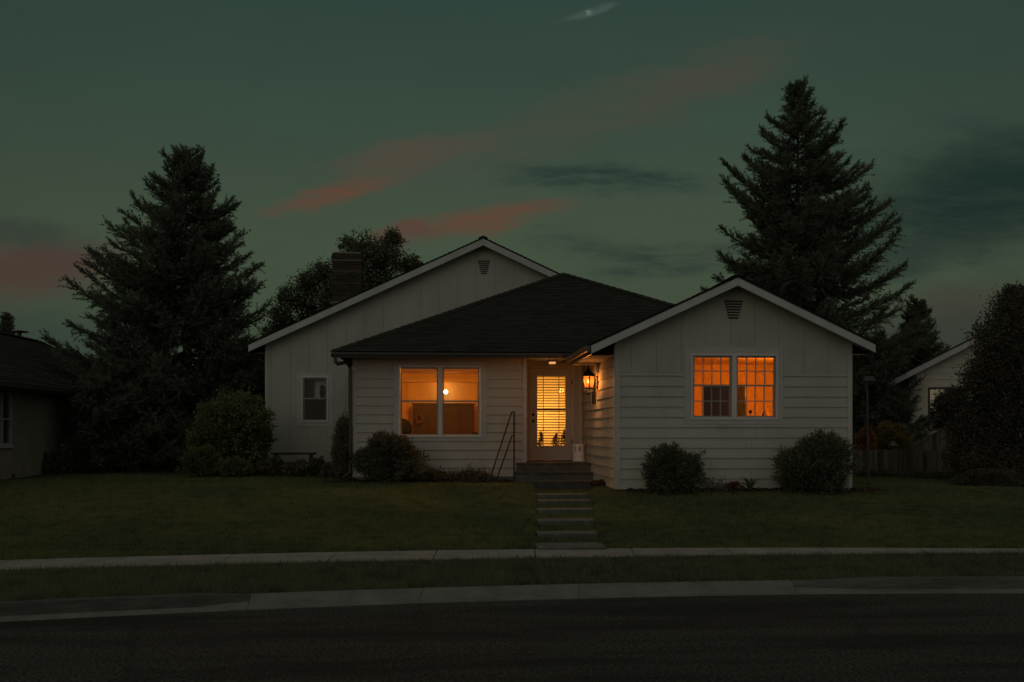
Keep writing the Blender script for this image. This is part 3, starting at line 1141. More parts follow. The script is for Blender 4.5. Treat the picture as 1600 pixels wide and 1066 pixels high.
# chimney
YC = 31.5
cx0, cx1 = PX(518, YC), PX(565.5, YC)
ct = PZ(541, 395, YC)
b = MB()
b.box(cx0 + 0.02, cx1 - 0.02, YC, YC + 0.8, 3.5, ct - 0.26)
b.box(cx0 - 0.01, cx1 + 0.01, YC - 0.03, YC + 0.83, ct - 0.26, ct - 0.10)
b.box(cx0 + 0.01, cx1 - 0.01, YC - 0.01, YC + 0.81, ct - 0.10, ct - 0.02)
ch = b.build('chimney', M['brick'], roof_m)
b = MB()
b.box(cx0 + 0.05, cx1 - 0.05, YC + 0.04, YC + 0.76, ct - 0.02, ct + 0.03)
b.build('chimney_cap', M['found'], house)


# ---- windows
def window(w, y, splits, rail, grid=None, mat_frame=None, depth=0.05, pane=None, rails=None):
    """w: (x0,x1,z0,z1). splits: list of (x0,x1) glazed units. rail: z of the meeting rail"""
    x0, x1, z0, z1 = w
    mf = mat_frame or M['frame']
    f = 0.042
    b = MB()
    yo, yi = y - 0.048, y + 0.10
    b.box(x0, x1, yo, yi, z0, z0 + f)
    b.box(x0, x1, yo, yi, z1 - f, z1)
    b.box(x0, x0 + f, yo + 0.001, yi, z0 + f, z1 - f)
    b.box(x1 - f, x1, yo + 0.001, yi, z0 + f, z1 - f)
    units = []
    a = x0 + f
    for s in splits:
        b.box(s - 0.045, s + 0.045, yo + 0.002, yi, z0 + f, z1 - f)
        units.append((a, s - 0.045))
        a = s + 0.045
    units.append((a, x1 - f))
    win = b.build('window', mf, house, bevel=0.004)
    g = 0.004
    for (u0, u1) in units:
        for up in (0, 1):
            s0, s1 = (rail - 0.018, z1 - f) if up else (z0 + f, rail + 0.018)
            yy = y - 0.004 + (0 if up else 0.035)
            s = MB()
            fr = 0.034
            s.box(u0 + g, u1 - g, yy, yy + 0.032, s0, s0 + fr)
            s.box(u0 + g, u1 - g, yy, yy + 0.032, s1 - fr, s1)
            s.box(u0 + g, u0 + g + fr, yy + 0.001, yy + 0.032, s0 + fr, s1 - fr)
            s.box(u1 - g - fr, u1 - g, yy + 0.001, yy + 0.032, s0 + fr, s1 - fr)
            if grid:
                nx, nz = grid
                for k in range(1, nx):
                    xx = lerp(u0 + fr, u1 - fr, k / nx)
                    s.box(xx - 0.009, xx + 0.009, yy + 0.004, yy + 0.026, s0 + fr, s1 - fr)
                for k in range(1, nz):
                    zz = lerp(s0 + fr, s1 - fr, k / nz)
                    s.box(u0 + g + fr, u1 - g - fr, yy + 0.006, yy + 0.024, zz - 0.009, zz + 0.009)
            s.build('sash', M['sash'], win)
            p = MB()
            p.quad((u0 + fr, yy + 0.015, s0 + fr * 0.7), (u1 - fr, yy + 0.015, s0 + fr * 0.7), (u1 - fr, yy + 0.015, s1 - fr * 0.7), (u0 + fr, yy + 0.015, s1 - fr * 0.7))
            p.build('pane', pane or M['glass'], win)
    return win


wins = [window(wA, YW, [PX(1146.5, YW)], PZ(1146, 602.5, YW), (4, 2)), window(wB, YL, [PX(688, YL)], PZ(690, 627, YL)), window(wC, YG, [], PZ(492, 623, YG), pane=M['glass2'])]
for q, wq in zip(TRIMS, wins):
    b = MB()
    miter_trim(b, *q)
    b.build('trim', M['trim'], wq)

# narrow side window by the lantern
b = MB()
f = 0.03
for p0, p1, q0, q1 in cells(wS[0], wS[1], wS[2], wS[3], [(wS[0] + f, wS[1] - f, wS[2] + f, wS[3] - f)]):
    b.box(xl - 0.041, xl + 0.08, p0, p1, q0, q1)
ws_ = b.build('window', M['trim'], house)
SIDE_TRIM.build('trim', M['trim'], ws_)
b = MB()
b.box(xl - 0.034, xl - 0.030, wS[0] + f, wS[1] - f, wS[2] + f, wS[3] - f)
b.build('insect_screen', M['vdark'], ws_)
b = MB()
b.box(xl - 0.026, xl - 0.022, wS[0] + f, wS[1] - f, wS[2] + f, wS[3] - f)
b.build('curtain', M['curtain'], ws_)

# ---- door
b = MB()
f = 0.055
zs = PZ(861, 722, YD)
b.box(dX0 - 0.02, dX0 + f * 0.5, YD - 0.03, YD + 0.1, zs, zdoor1)
b.box(dX1 - f * 0.5, dX1 + 0.07, YD - 0.03, YD + 0.1, zs, zdoor1)
b.box(dX0 - 0.02, dX1 + 0.07, YD - 0.031, YD + 0.1, zdoor1, zdoor1 + 0.06)
b.box(xl - 0.10, xl - 0.028, YD - 0.026, YD + 0.0, zs, ZSOF - 0.002)
b.build('door_frame', M['trim'], house, bevel=0.004)
g0, g1 = PX(839.5, YD), PX(883.5, YD)
gz_0, gz_1 = PZ(861, 697, YD), PZ(861, 588, YD)
b = MB()
o0, o1 = dX0 + f * 0.5 + 0.004, dX1 - f * 0.5 - 0.004
for p0, p1, q0, q1 in cells(o0, o1, zs + 0.045, zdoor1 - 0.005, [(g0, g1, gz_0, gz_1)]):
    b.box(p0, p1, YD + 0.01, YD + 0.055, q0, q1)
for p0, p1, q0, q1 in cells(g0 - 0.035, g1 + 0.035, gz_0 - 0.035, gz_1 + 0.035, [(g0, g1, gz_0, gz_1)]):
    b.box(p0, p1, YD - 0.004, YD + 0.0095, q0, q1)
door = b.build('door', M['door'], house)
b = MB()
for px in (849, 873.5):
    x = PX(px, YD)
    b.box(x - 0.007, x + 0.007, YD + 0.004, YD + 0.03, gz_0, gz_1)
zr = PZ(861, 640, YD)
b.box(g0, g1, YD + 0.002, YD + 0.034, zr - 0.028, zr + 0.028)
b.build('glazing_bar', M['brass'], door)
b = MB()
b.quad((g0, YD + 0.038, gz_0), (g1, YD + 0.038, gz_0), (g1, YD + 0.038, gz_1), (g0, YD + 0.038, gz_1))
b.build('pane', M['glass'], door)
for py in (648, 658):
    b = MB()
    c = (PX(833, YD), YD - 0.035, PZ(833, py, YD))
    b.tube([(c[0], YD + 0.01, c[2]), (c[0], YD - 0.03, c[2])], 0.014, 8)
    b.ball((c[0], YD - 0.045, c[2]), 0.034, 12)
    b.build('handle', M['black'], door, smooth=True)
for py in (598, 690):
    b = MB()
    z = PZ(893, py, YD)
    b.tube([(PX(893.5, YD), YD - 0.038, z - 0.05), (PX(893.5, YD), YD - 0.038, z + 0.05)], 0.012, 8)
    b.build('hinge', M['black'], door)
b = MB()
b.box(dX0, dX1, YD - 0.06, YD + 0.1, zs + 0.002, zs + 0.042)
b.build('threshold', M['brass'], house)
# venetian blind behind the door glass
b = MB()
z = gz_1 - 0.01
k = 0
ang = math.radians(25)
rb = random.Random(4)
while z > gz_0 - 0.02:
    a = ang + rb.uniform(-0.05, 0.05)
    dy, dz = 0.026 * math.cos(a), 0.026 * math.sin(a)
    b.add([(g0 - 0.02, YD + 0.10 - dy, z - dz), (g1 + 0.02, YD + 0.10 - dy, z - dz + rb.uniform(-0.003, 0.003)), (g1 + 0.02, YD + 0.10 + dy, z + dz), (g0 - 0.02, YD + 0.10 + dy, z + dz)], [(0, 1, 2, 3)])
    z -= 0.0655
    k += 1
b.build('blind', M['blind'], door)

# porch steps
zp = PZ(861, 722.5, 23.45)
sx0 = PX(804.5, 23.3)
b = MB()
ys = [23.42, 23.02, 22.62]
sxl = [PX(807, 23.42), PX(805, 23.02), PX(803, 22.62)]
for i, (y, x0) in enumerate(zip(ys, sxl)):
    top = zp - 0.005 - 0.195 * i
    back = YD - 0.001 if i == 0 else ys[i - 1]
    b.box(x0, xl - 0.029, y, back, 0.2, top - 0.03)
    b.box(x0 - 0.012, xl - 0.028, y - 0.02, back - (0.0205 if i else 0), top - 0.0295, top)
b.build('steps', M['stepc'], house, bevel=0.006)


# ---- rooms behind the windows
def room(x0, x1, y0, y1, z0, z1, mat, floor, skip=()):
    b = MB()
    e = 0.06
    if 'floor' not in skip:
        b.cur = 1
        b.box(x0, x1, y0, y1, z0 - e, z0)
    b.cur = 0
    b.box(x0, x1, y0, y1, z1, z1 + e)
    b.box(x0 - e, x0, y0, y1, z0 - e, z1 + e)
    b.box(x1, x1 + e, y0, y1, z0 - e, z1 + e)
    b.box(x0 - e, x1 + e, y1, y1 + e, z0 - e, z1 + e)
    return b.build('interior_wall', [mat, floor], house)


zfl = zs
zce = EYE + 1.56
room(xg0 + 0.2, xg1 - 0.3, YL + 0.141, 28.4, zfl, zce, M['paintA'], M['wood'])
room(xg1 - 0.06, xl + 0.25, YD + 0.121, 27.6, zfl, zce, M['paintC'], M['wood'])
room(xl + 0.35, xr - 0.2, YW + 0.141, 24.2, zfl, zce, M['paintB'], M['wood'])
room(PX(455, YG), PX(535, YG), YG + 0.141, 31.0, zfl, zce, M['dark'], M['wood'])
# dropped beam and door casing on the dining room's back wall
b = MB()
yb = 28.4
b.box(PX(612, yb), PX(775, yb), yb - 0.25, yb - 0.002, PZ(690, 598, yb), PZ(690, 592.5, yb))
b.box(PX(636, yb), PX(640, yb), yb - 0.05, yb - 0.002, zfl, PZ(690, 598, yb) - 0.003)
b.box(PX(742, yb), PX(746, yb), yb - 0.05, yb - 0.002, zfl, PZ(690, 598, yb) - 0.003)
b.build('casing', M['paintB'], house)


# ------------------------------------------------------------------ lights and lamps
def point(name, loc, w, col, r=0.03, parent=None):
    l = bpy.data.lights.new(name, 'POINT')
    l.energy = w
    l.color = col
    l.shadow_soft_size = r
    o = bpy.data.objects.new(name, l)
    o.location = loc
    link(o)
    if parent is not None:
        o.parent = parent
        o.location = Vector(loc) - WLOC[parent.name]
    return o


# small globe sconce on the dining room's back wall, and the ceiling lamp near the window that lights the room
yp = 28.2
cp = (PX(696.5, yp), yp, PZ(696, 612.5, yp))
sc = empty('wall_sconce', (cp[0], 28.398, cp[2]), 'small glowing globe wall lamp seen through the right pane of the left front window', 'lamp')
b = MB()
b.ball(cp, 0.06, 18)
b.build('globe', M['bulbw'], sc, smooth=True)
b = MB()
b.tube([(cp[0], cp[1] + 0.055, cp[2]), (cp[0], 28.398, cp[2])], 0.03, 8)
b.build('bracket', M['brass'], sc)
point('sconce_light', (cp[0], cp[1] - 0.10, cp[2] + 0.02), 3.0, (1, 0.42, 0.06), 0.06, sc)
cl_ = (PX(680, 24.6), 24.6, zce)
cll = empty('ceiling_lamp', cl_, 'flush ceiling lamp just inside the left front window', 'lamp')
b = MB()
b.lathe((cl_[0], cl_[1], zce - 0.03), [(0.12, 0), (0.13, 0.01), (0.13, 0.0295)], 18)
b.build('housing', M['shade'], cll)
point('ceiling_lamp_light', (cl_[0], cl_[1], zce - 0.09), 120, (1, 0.38, 0.02), 0.06, cll)

# bedroom lamp: table lamp in the right wing room, standing by the front wall between the windows' sides
yl_ = 21.1
lx = PX(1265, yl_)
bl = empty('floor_lamp', (lx, yl_, zfl), 'shaded floor lamp standing in the room behind the right wing window', 'lamp')
b = MB()
b.lathe((lx, yl_, zfl), [(0.14, 0), (0.14, 0.02), (0.015, 0.03), (0.012, 1.3)], 14)
b.build('stand', M['black'], bl)
b = MB()
pr = [(0.16, 1.25), (0.10, 1.5)]
b.lathe((lx, yl_, zfl), [(0.17, 1.25), (0.172, 1.25), (0.112, 1.52), (0.11, 1.52)], 20)
bs = b.build('lamp_shade', M['shade'], bl)
point('floor_lamp_light', (lx, yl_, zfl + 1.62), 125, (1, 0.32, 0.006), 0.05, bl)

# hall
hx = (xg1 + xl) / 2 + 0.05
hl = empty('hall_lamp', (hx, 26.6, zce), 'bright ceiling lamp in the hall behind the front door blinds', 'lamp')
b = MB()
b.lathe((hx, 26.6, zce - 0.10), [(0.02, 0), (0.10, 0.02), (0.13, 0.06), (0.13, 0.10)], 18)
b.build('shade', M['shade'], hl)
point('hall_light', (hx - 0.02, 26.75, zfl + 1.12), 44, (1, 0.47, 0.085), 0.14, hl)

# wall lantern on the wing's side wall
yn = 22.25
zc = PZ(920, 596, yn)
lxn = PX(919.5, yn)
lant = empty('wall_lantern', (xl, yn, zc), 'black six-sided wall lantern with amber glass, lit beside the front door', 'lantern')
b = MB()
rt, rbm = 0.148, 0.118
hz0, hz1 = zc - 0.15, zc + 0.12


def hexpt(r, k, z):
    a = math.pi / 6 + k * math.pi / 3
    return Vector((lxn + r * math.cos(a), yn + r * math.sin(a), z))


for k in range(6):
    b.tube([hexpt(rbm, k, hz0), hexpt(rt, k, hz1)], 0.013, 6)
    b.tube([hexpt(rt + 0.004, k, hz1), hexpt(rt + 0.004, k + 1, hz1)], 0.018, 6)
    b.tube([hexpt(rbm + 0.004, k, hz0), hexpt(rbm + 0.004, k + 1, hz0)], 0.016, 6)
    # cage of curved bars to the finials
    b.tube([hexpt(rt, k, hz1), hexpt(rt * 0.75, k, hz1 + 0.05), hexpt(rt * 0.32, k, hz1 + 0.11), hexpt(0.02, k, hz1 + 0.16)], 0.008, 5)
    b.tube([hexpt(rbm, k, hz0), hexpt(rbm * 0.8, k, hz0 - 0.03), hexpt(rbm * 0.35, k, hz0 - 0.08), hexpt(0.012, k, hz0 - 0.11)], 0.007, 5)
b.lathe((lxn, yn, hz1), [(rt - 0.004, 0.008), (rt * 0.72, 0.045), (rt * 0.30, 0.10), (0.015, 0.145)], 6)
b.lathe((lxn, yn, hz1 + 0.14), [(0.02, 0), (0.03, 0.02), (0.012, 0.04), (0.018, 0.06), (0.004, 0.10)], 10)
b.lathe((lxn, yn, hz0 - 0.17), [(0.003, 0), (0.012, 0.03), (0.02, 0.05), (0.01, 0.07)], 10)
b.build('frame', M['black'], lant)
b = MB()
for k in range(6):
    b.add([hexpt(rbm - 0.006, k, hz0), hexpt(rbm - 0.006, k + 1, hz0), hexpt(rt - 0.006, k + 1, hz1), hexpt(rt - 0.006, k, hz1)], [(0, 1, 2, 3)])
b.build('glass', M['amber'], lant)
b = MB()
b.box(xl - 0.045, xl - 0.015, yn - 0.06, yn + 0.06, zc - 0.18, zc + 0.12)
b.tube([(xl - 0.04, yn, zc - 0.1), (xl - 0.12, yn, zc - 0.2), (lxn + 0.05, yn, hz0 - 0.09)], 0.011, 6)
b.tube([(xl - 0.04, yn, zc + 0.06), (lxn + rt, yn, hz1 + 0.01)], 0.010, 6)
b.build('bracket', M['black'], lant)
b = MB()
b.ball((lxn, yn, zc + 0.0), 0.022, 12, 1.6)
b.build('bulb', M['bulb'], lant, smooth=True)
point('lantern_light', (lxn, yn, zc + 0.005), 46.0, (1, 0.41, 0.13), 0.06, lant)

# porch ceiling light
ypc = 24.1
cpx = PX(863, ypc)
pc = empty('porch_light', (cpx, ypc, ZSOF), 'small square lamp with glowing lens on the porch ceiling above the door', 'lamp')
b = MB()
b.box(cpx - 0.095, cpx + 0.095, ypc - 0.08, ypc + 0.08, ZSOF - 0.035, ZSOF - 0.001)
b.build('housing', M['gutter'], pc)
b = MB()
b.box(cpx - 0.075, cpx + 0.075, ypc - 0.081 - 0.006, ypc + 0.06, ZSOF - 0.085, ZSOF - 0.0355)
b.build('lens', M['porchlens'], pc, bevel=0.01)

# ------------------------------------------------------------------ things inside
yy = 27.6
x0, x1 = PX(645, yy), PX(741, yy)
cab = empty('sideboard', ((x0 + x1) / 2, yy, zfl), 'tall dark wooden cabinet filling the lower panes of the left front window', 'cabinet')
b = MB()
zt = PZ(690, 633, yy)
b.box(x0, x1, yy, yy + 0.45, zfl, zt)
b.box(x0 - 0.03, x1 + 0.03, yy - 0.03, yy + 0.46, zt, zt + 0.05)
for k in range(4):
    xx0, xx1 = lerp(x0, x1, (k + 0.06) / 4), lerp(x0, x1, (k + 0.94) / 4)
    b.box(xx0, xx1, yy - 0.015, yy, zfl + 0.1, zt - 0.06)
b.build('case', M['wood'], cab, bevel=0.006)
yy = 26.4
cx, cz = PX(628, yy), PZ(628, 668, yy)
ac = empty('armchair', (cx, yy, zfl), 'dark rounded armchair back seen low in the left front window', 'chair')
b = MB()
b.ball((cx, yy, cz - 0.05), 0.26, 16, 1.1)
b.build('backrest', M['dark'], ac, smooth=True)
b = MB()
b.box(cx - 0.26, cx + 0.26, yy - 0.55, yy + 0.1, zfl + 0.0, zfl + 0.42)
b.build('seat', M['dark'], ac, bevel=0.06)
yy = 27.4
cx, cz = PX(655, yy), PZ(655, 654, yy)
b = MB()
ring = [(cx + 0.085 * math.cos(a), yy + 0.0, cz + 0.11 * math.sin(a)) for a in np.linspace(0, 2 * math.pi, 19)]
b.tube(ring, 0.022, 6)
tag(b.build('wreath', M['curtain'], loc=(cx, yy, cz - 0.12)), 'small pale oval ring hanging in front of the dark cabinet', 'wreath')
yy = YL + 0.4
b = MB()
cx = PX(745, yy)
z0 = wB[2] - 0.02
b.box(cx - 0.09, cx + 0.07, yy, yy + 0.14, zfl + 0.2, z0 + 0.13)
b.box(cx - 0.11, cx + 0.09, yy - 0.02, yy + 0.16, zfl, zfl + 0.2)
tag(b.build('box', M['dark'], loc=(cx, yy, zfl), bevel=0.01), 'small black box at the right end of the left front window sill', 'box')

# bedroom: tv screen and small ornaments
yy = 21.6
x0, x1 = PX(1100, yy), PX(1165, yy)
z0, z1 = PZ(1130, 662, yy), PZ(1130, 602, yy)
tv = empty('television', ((x0 + x1) / 2, yy, z0), 'back of a dark screen standing in the lower panes of the right wing window', 'television')
b = MB()
b.box(x0, x1, yy, yy + 0.06, z0, z1)
b.build('screen', M['screen'], tv, bevel=0.01)
b = MB()
b.box((x0 + x1) / 2 - 0.2, (x0 + x1) / 2 + 0.2, yy - 0.05, yy + 0.2, zfl + 0.5, z0 - 0.001)
b.build('stand', M['dark'], tv)
b = MB()
b.box(x0 - 0.2, PX(1225, yy) + 0.1, yy - 0.2, yy + 0.35, zfl, zfl + 0.499)
tag(b.build('dresser', M['wood'], loc=(x0, yy, zfl), bevel=0.01), 'low wooden dresser under the dark screen in the right wing room', 'dresser')
cx, cz = PX(1172.5, yy), PZ(1172, 651, yy)
orn = empty('ornament', (cx, yy, cz), 'tiny dark flower ornament on a thin stem in the right wing window', 'ornament')
b = MB()
b.tube([(cx, yy, zfl + 0.5), (cx, yy, cz + 0.08)], 0.008, 6)
fl = MB()
for k in range(5):
    a = k * 1.256
    fl.ball((cx + 0.022 * math.cos(a), yy, cz + 0.10 + 0.022 * math.sin(a)), 0.021, 8)
b.build('stem', M['dark'], orn)
fl.build('flower', M['dark'], orn)
b = MB()
cx = PX(1196, yy)
b.lathe((cx, yy, zfl + 0.5), [(0.05, 0), (0.05, 0.25), (0.03, 0.3), (0.075, cz - zfl - 0.5 - 0.06), (0.085, cz - zfl - 0.5 + 0.02), (0.045, cz - zfl - 0.5 + 0.12)], 12)
tag(b.build('vase', M['curtain'], loc=(cx, yy, zfl + 0.5)), 'brown round vase near the right edge of the right wing window', 'vase')

# little pots at the foot of the door blind
hsd = [(844.5, 674, 0.075), (868, 677, 0.125), (881, 671, 0.14)]
lb = ['slim dark figure at the lower left of the door glass', 'dark pointed little tree behind the door glass', 'larger dark pointed plant at the lower right of the door glass']
for (px, py, w_), l_ in zip(hsd, lb):
    yy = YD + 0.26
    cx, zt = PX(px, yy), PZ(px, py, yy)
    o = empty('potted_plant', (cx, yy, zs), l_, 'plant', 'plants behind the front door glass')
    b = MB()
    b.lathe((cx, yy, zs), [(0.08, 0), (0.09, 0.2), (0.06, 0.30)], 10)
    b.build('pot', M['curtain'], o)
    zb_ = zs + 0.28
    rq = np.random.default_rng(int(px))
    m = 420
    tt = rq.uniform(0, 1, m) ** 0.8
    rad = w_ * (1 - tt ** 2.2) * rq.uniform(0.2, 1.0, m)
    an = rq.uniform(0, 6.28, m)
    P = np.stack([cx + rad * np.cos(an) + 0.02 * np.sin(tt * 7 + px), yy + 0.5 * rad * np.sin(an), zb_ + tt * (zt - zb_ - 0.03)], -1)
    D = rq.normal(0, 0.6, (m, 3)) + np.array([0, 0, 0.5])
    wrap('foliage', leaves_mesh('foliage', P, D, rq.uniform(0.03, 0.06, m), rq.uniform(0.015, 0.03, m)), M['curtain'], o)

# rear gable window: panels coloured as reflected sky and tree, small bird ornament
yy = YG + 0.25
b = MB()
x0, x1 = PX(470, yy), PX(516, yy)
b.box(x0, x1, yy, yy + 0.01, PZ(492, 624, yy), PZ(492, 585, yy))
tag(b.build('sky_reflection_panel', M['shade'], loc=(x0, yy, PZ(492, 624, yy))), 'pale panel coloured as sky reflected in the rear gable window', 'shade')
b = MB()
x0, x1 = PX(474, yy), PX(491, yy)
n = 16
z0, z1 = PZ(492, 624, yy), PZ(492, 587, yy)
for k in range(n):
    a, c = k / n, (k + 1) / n
    b.quad((lerp(x0, x1, a), yy - 0.06 + 0.025 * math.sin(k * 1.9), z0), (lerp(x0, x1, c), yy - 0.06 + 0.025 * math.sin((k + 1) * 1.9), z0),
           (lerp(x0, x1, c), yy - 0.06 + 0.025 * math.sin((k + 1) * 1.9), z1), (lerp(x0, x1, a), yy - 0.06 + 0.025 * math.sin(k * 1.9), z1))
tag(b.build('curtain', M['curtain'], loc=(x0, yy, z0)), 'brown strip coloured as a tree reflected in the rear gable window', 'curtain')  # brown strip stands in for a tree's reflection in the pane
b = MB()
cx, cz = PX(504, yy), PZ(504, 622, yy)
b.lathe((cx, yy - 0.1, cz), [(0.05, -0.02), (0.055, 0.05), (0.08, 0.16), (0.05, 0.26), (0.07, 0.3), (0.04, 0.36)], 10)
tag(b.build('figurine', M['dark'], loc=(cx, yy - 0.1, cz)), 'small dark bird-shaped figurine on the rail of the rear gable window', 'figurine')

# ------------------------------------------------------------------ porch things
yk = 24.3
cx = PX(904.5, yk)
zb_ = zp - 0.004
H = PZ(904, 694, yk) - zb_
rr = 0.142
can = empty('ash_can', (cx, yk, zb_), 'white round can with dark slots under its rim, beside the front door', 'can')
b = MB()
n = 64
# body with slots: ring built from segments, slots left open
slots = set()
for base in (2, 6, 10, 14, 18, 22, 26):
    slots.add(base)
prof = [(rr * 1.08, 0), (rr * 1.08, 0.03), (rr * 1.0, 0.06), (rr * 0.97, H * 0.58), (rr * 0.97, H * 0.86), (rr * 1.0, H)]
for i in range(len(prof) - 1):
    for k in range(n):
        if i == 3 and k % 8 in (7, 0):
            continue
        a0, a1 = 2 * math.pi * k / n + math.pi / 2, 2 * math.pi * (k + 1) / n + math.pi / 2
        (r0, z0), (r1, z1) = prof[i], prof[i + 1]
        e = 0.012
        vs = [(cx + r * math.cos(a), yk + r * math.sin(a), zb_ + z) for r, a, z in ((r0, a0, z0), (r0, a1, z0), (r1, a1, z1), (r1, a0, z1), (r0 - e, a0, z0), (r0 - e, a1, z0), (r1 - e, a1, z1), (r1 - e, a0, z1))]
        b.add(vs, [(0, 1, 2, 3), (7, 6, 5, 4), (0, 3, 7, 4), (1, 5, 6, 2), (3, 2, 6, 7), (0, 4, 5, 1)])
b.build('body', M['white'], can)
b = MB()
b.lathe((cx, yk, zb_), [(rr * 0.9, 0.02), (rr * 0.9, H * 0.9)], 20)
b.build('liner', M['vdark'], can)

# handrail
yh = 23.12
hr = empty('handrail', (PX(803, yh), yh, 0.45), 'thin rusty dark handrail with two sloping bars left of the porch steps', 'handrail')
xh = PX(803.3, yh)
zt = PZ(803, 643, yh)
b = MB()
b.box(xh - 0.019, xh + 0.019, yh - 0.019, yh + 0.019, 0.3, zt)
b.build('post', M['rail'], hr)
for (px0, py0, px1, py1) in ((802, 643.5, 765, 750), (802.5, 680.5, 775, 752)):
    b = MB()
    p0 = (PX(px0, yh), yh, PZ(px0, py0, yh))
    p1 = (PX(px1, yh - 0.05), yh - 0.05, PZ(px1, py1, yh - 0.05))
    pa = (p0[0] - 0.035, yh, p0[2] - 0.005)
    b.tube([p0, pa, lerp(Vector(pa), Vector(p1), 0.04), p1], 0.0175, 8)
    b.build('bar', M['rail'], hr)

# lamp post at the right corner of the wing
yq = 20.4
cx = PX(1354.5, yq)
zb_ = gz(cx, yq)
lp = empty('lamp_post', (cx, yq, zb_), 'thin dark garden lamp post with flat square cap beside the right wing', 'lamp post')
b = MB()
zt = PZ(1354, 596, yq)
b.tube([(cx + 0.04, yq, zb_ - 0.1), (cx, yq, zt)], 0.023, 10)
b.tube([(cx, yq, zt - 0.04), (cx, yq, zt + 0.005)], 0.045, 10)
b.build('post', M['lampgreen'], lp)
b = MB()
w0, w1, w2 = 0.135, 0.145, 0.11
z0, z1 = zt, PZ(1354, 588.5, yq)
b.add([(cx - w0, yq - w0, z0), (cx + w0, yq - w0, z0), (cx + w0, yq + w0, z0), (cx - w0, yq + w0, z0), (cx - w2, yq - w2, z1), (cx + w2, yq - w2, z1), (cx + w2, yq + w2, z1), (cx - w2, yq + w2, z1)],
      [(3, 2, 1, 0), (4, 5, 6, 7), (0, 1, 5, 4), (1, 2, 6, 5), (2, 3, 7, 6), (3, 0, 4, 7)])
b.build('lamp_shade', M['lampgreen'], lp, bevel=0.008)

# bench by the gable wall
yb = 28.3
x0, x1 = PX(425, yb), PX(493, yb)
zt = PZ(460, 707.5, yb)
zb_ = gz(x0, yb)
bn = empty('bench', ((x0 + x1) / 2, yb, zb_), 'low dark backless bench against the rear gable wall', 'bench')
b = MB()
for k in range(3):
    b.box(x0, x1, yb - 0.2 + 0.14 * k, yb - 0.07 + 0.14 * k, zt - 0.05, zt)
b.build('seat', M['bench'], bn, bevel=0.006)
for xx in (x0 + 0.12, x1 - 0.12):
    b = MB()
    b.box(xx - 0.03, xx + 0.03, yb - 0.18, yb + 0.18, zb_ - 0.02, zt - 0.051)
    b.build('leg', M['bench'], bn)


# ------------------------------------------------------------------ path slabs
slab_rects = []
slabs = [(854.5, 838, 945, 0.42, 'wide pale concrete slab joining the garden path to the pavement'),
         (845.5, 840, 934, 0.18, 'grass-grown concrete slab, second up from the pavement'),
         (833.5, 839, 932, 0.36, 'concrete slab in the grass path, third up from the pavement'),
         (813.5, 839, 928, 0.36, 'concrete slab in the grass path, fourth up from the pavement'),
         (796.5, 839, 926, 0.34, 'concrete slab in the grass path, fifth up from the pavement'),
         (782.7, 840, 922, 0.34, 'concrete slab in the grass path, sixth up from the pavement'),
         (773.0, 840, 918, 0.34, 'concrete slab in the grass path, just below the porch steps')]
for i, (py, p0, p1, dp, lab) in enumerate(slabs):
    # find y on the terrain for the slab's middle
    best = min(np.linspace(12.9, 22.6, 800), key=lambda y: abs((HY + F * (EYE - gz(PX(885, y), y) - 0.05) / (PX(885, y) * sT + y * cT)) - py))
    x0, x1 = PX(p0, best), PX(p1, best)
    zc_ = gz((x0 + x1) / 2, best)
    b = MB()
    n = 9
    rs = random.Random(i)
    topz = zc_ + (0.062 if i != 1 else 0.02)
    top = []
    lo, hi = best - dp / 2, best + dp / 2
    fr = [(lerp(x0, x1, k / n), lo + rs.uniform(-0.012, 0.012)) for k in range(n + 1)]
    bk = [(lerp(x0, x1, k / n), hi + rs.uniform(-0.012, 0.012)) for k in range(n, -1, -1)]
    b.prism([(x, y, topz + 0.02 * (y - lo)) for x, y in fr + bk], (0, 0, -0.14))
    o = b.build('stepping_stone', M['slab'], loc=((x0 + x1) / 2, best, zc_), bevel=0.006)
    tag(o, lab, 'slab', 'concrete slabs of the garden path')
    slab_rects.append((x0 - 0.02, x1 + 0.02, lo - 0.03, hi + 0.01, i == 1))

# planting beds
beds = [(xl + 0.15, xr + 0.5, YW - 0.62, YW + 0.02), (xg0 - 0.7, xg1 - 0.1, YL - 0.75, YL), (xm - 3.2, xg0 + 0.05, YG - 2.6, YG)]


def bed(x0, x1, y0, y1, lab, seed):
    rs = np.random.default_rng(seed)
    nx, ny = int((x1 - x0) * 10), max(6, int((y1 - y0) * 10))
    X, Y = np.meshgrid(np.linspace(x0, x1, nx), np.linspace(y0, y1, ny))
    edge = np.minimum(np.minimum(X - x0, x1 - X), np.minimum(Y - y0, y1 - Y))
    Yw = Y + 0.05 * np.sin(X * 3.1) + 0.03 * np.sin(X * 7.7)
    Z = ground_z(X, Yw) + np.clip(edge, 0, 0.12) * 0.5 - 0.015 + rs.normal(0, 0.012, X.shape)
    V = np.stack([X, Yw, Z], -1).reshape(-1, 3)
    ii = np.arange(ny - 1)[:, None] * nx + np.arange(nx - 1)[None, :]
    me = np_mesh('planting_bed', V, 4, np.stack([ii, ii + 1, ii + 1 + nx, ii + nx], -1).reshape(-1, 4))
    o = wrap('planting_bed', me, M['soil'])
    tag(o, lab, kind='structure')


bed(*beds[0], 'dark soil bed along the foot of the right wing', 1)
bed(*beds[1], 'dark soil bed under the left front window', 2)
bed(*beds[2], 'dark soil bed along the rear gable wall', 3)
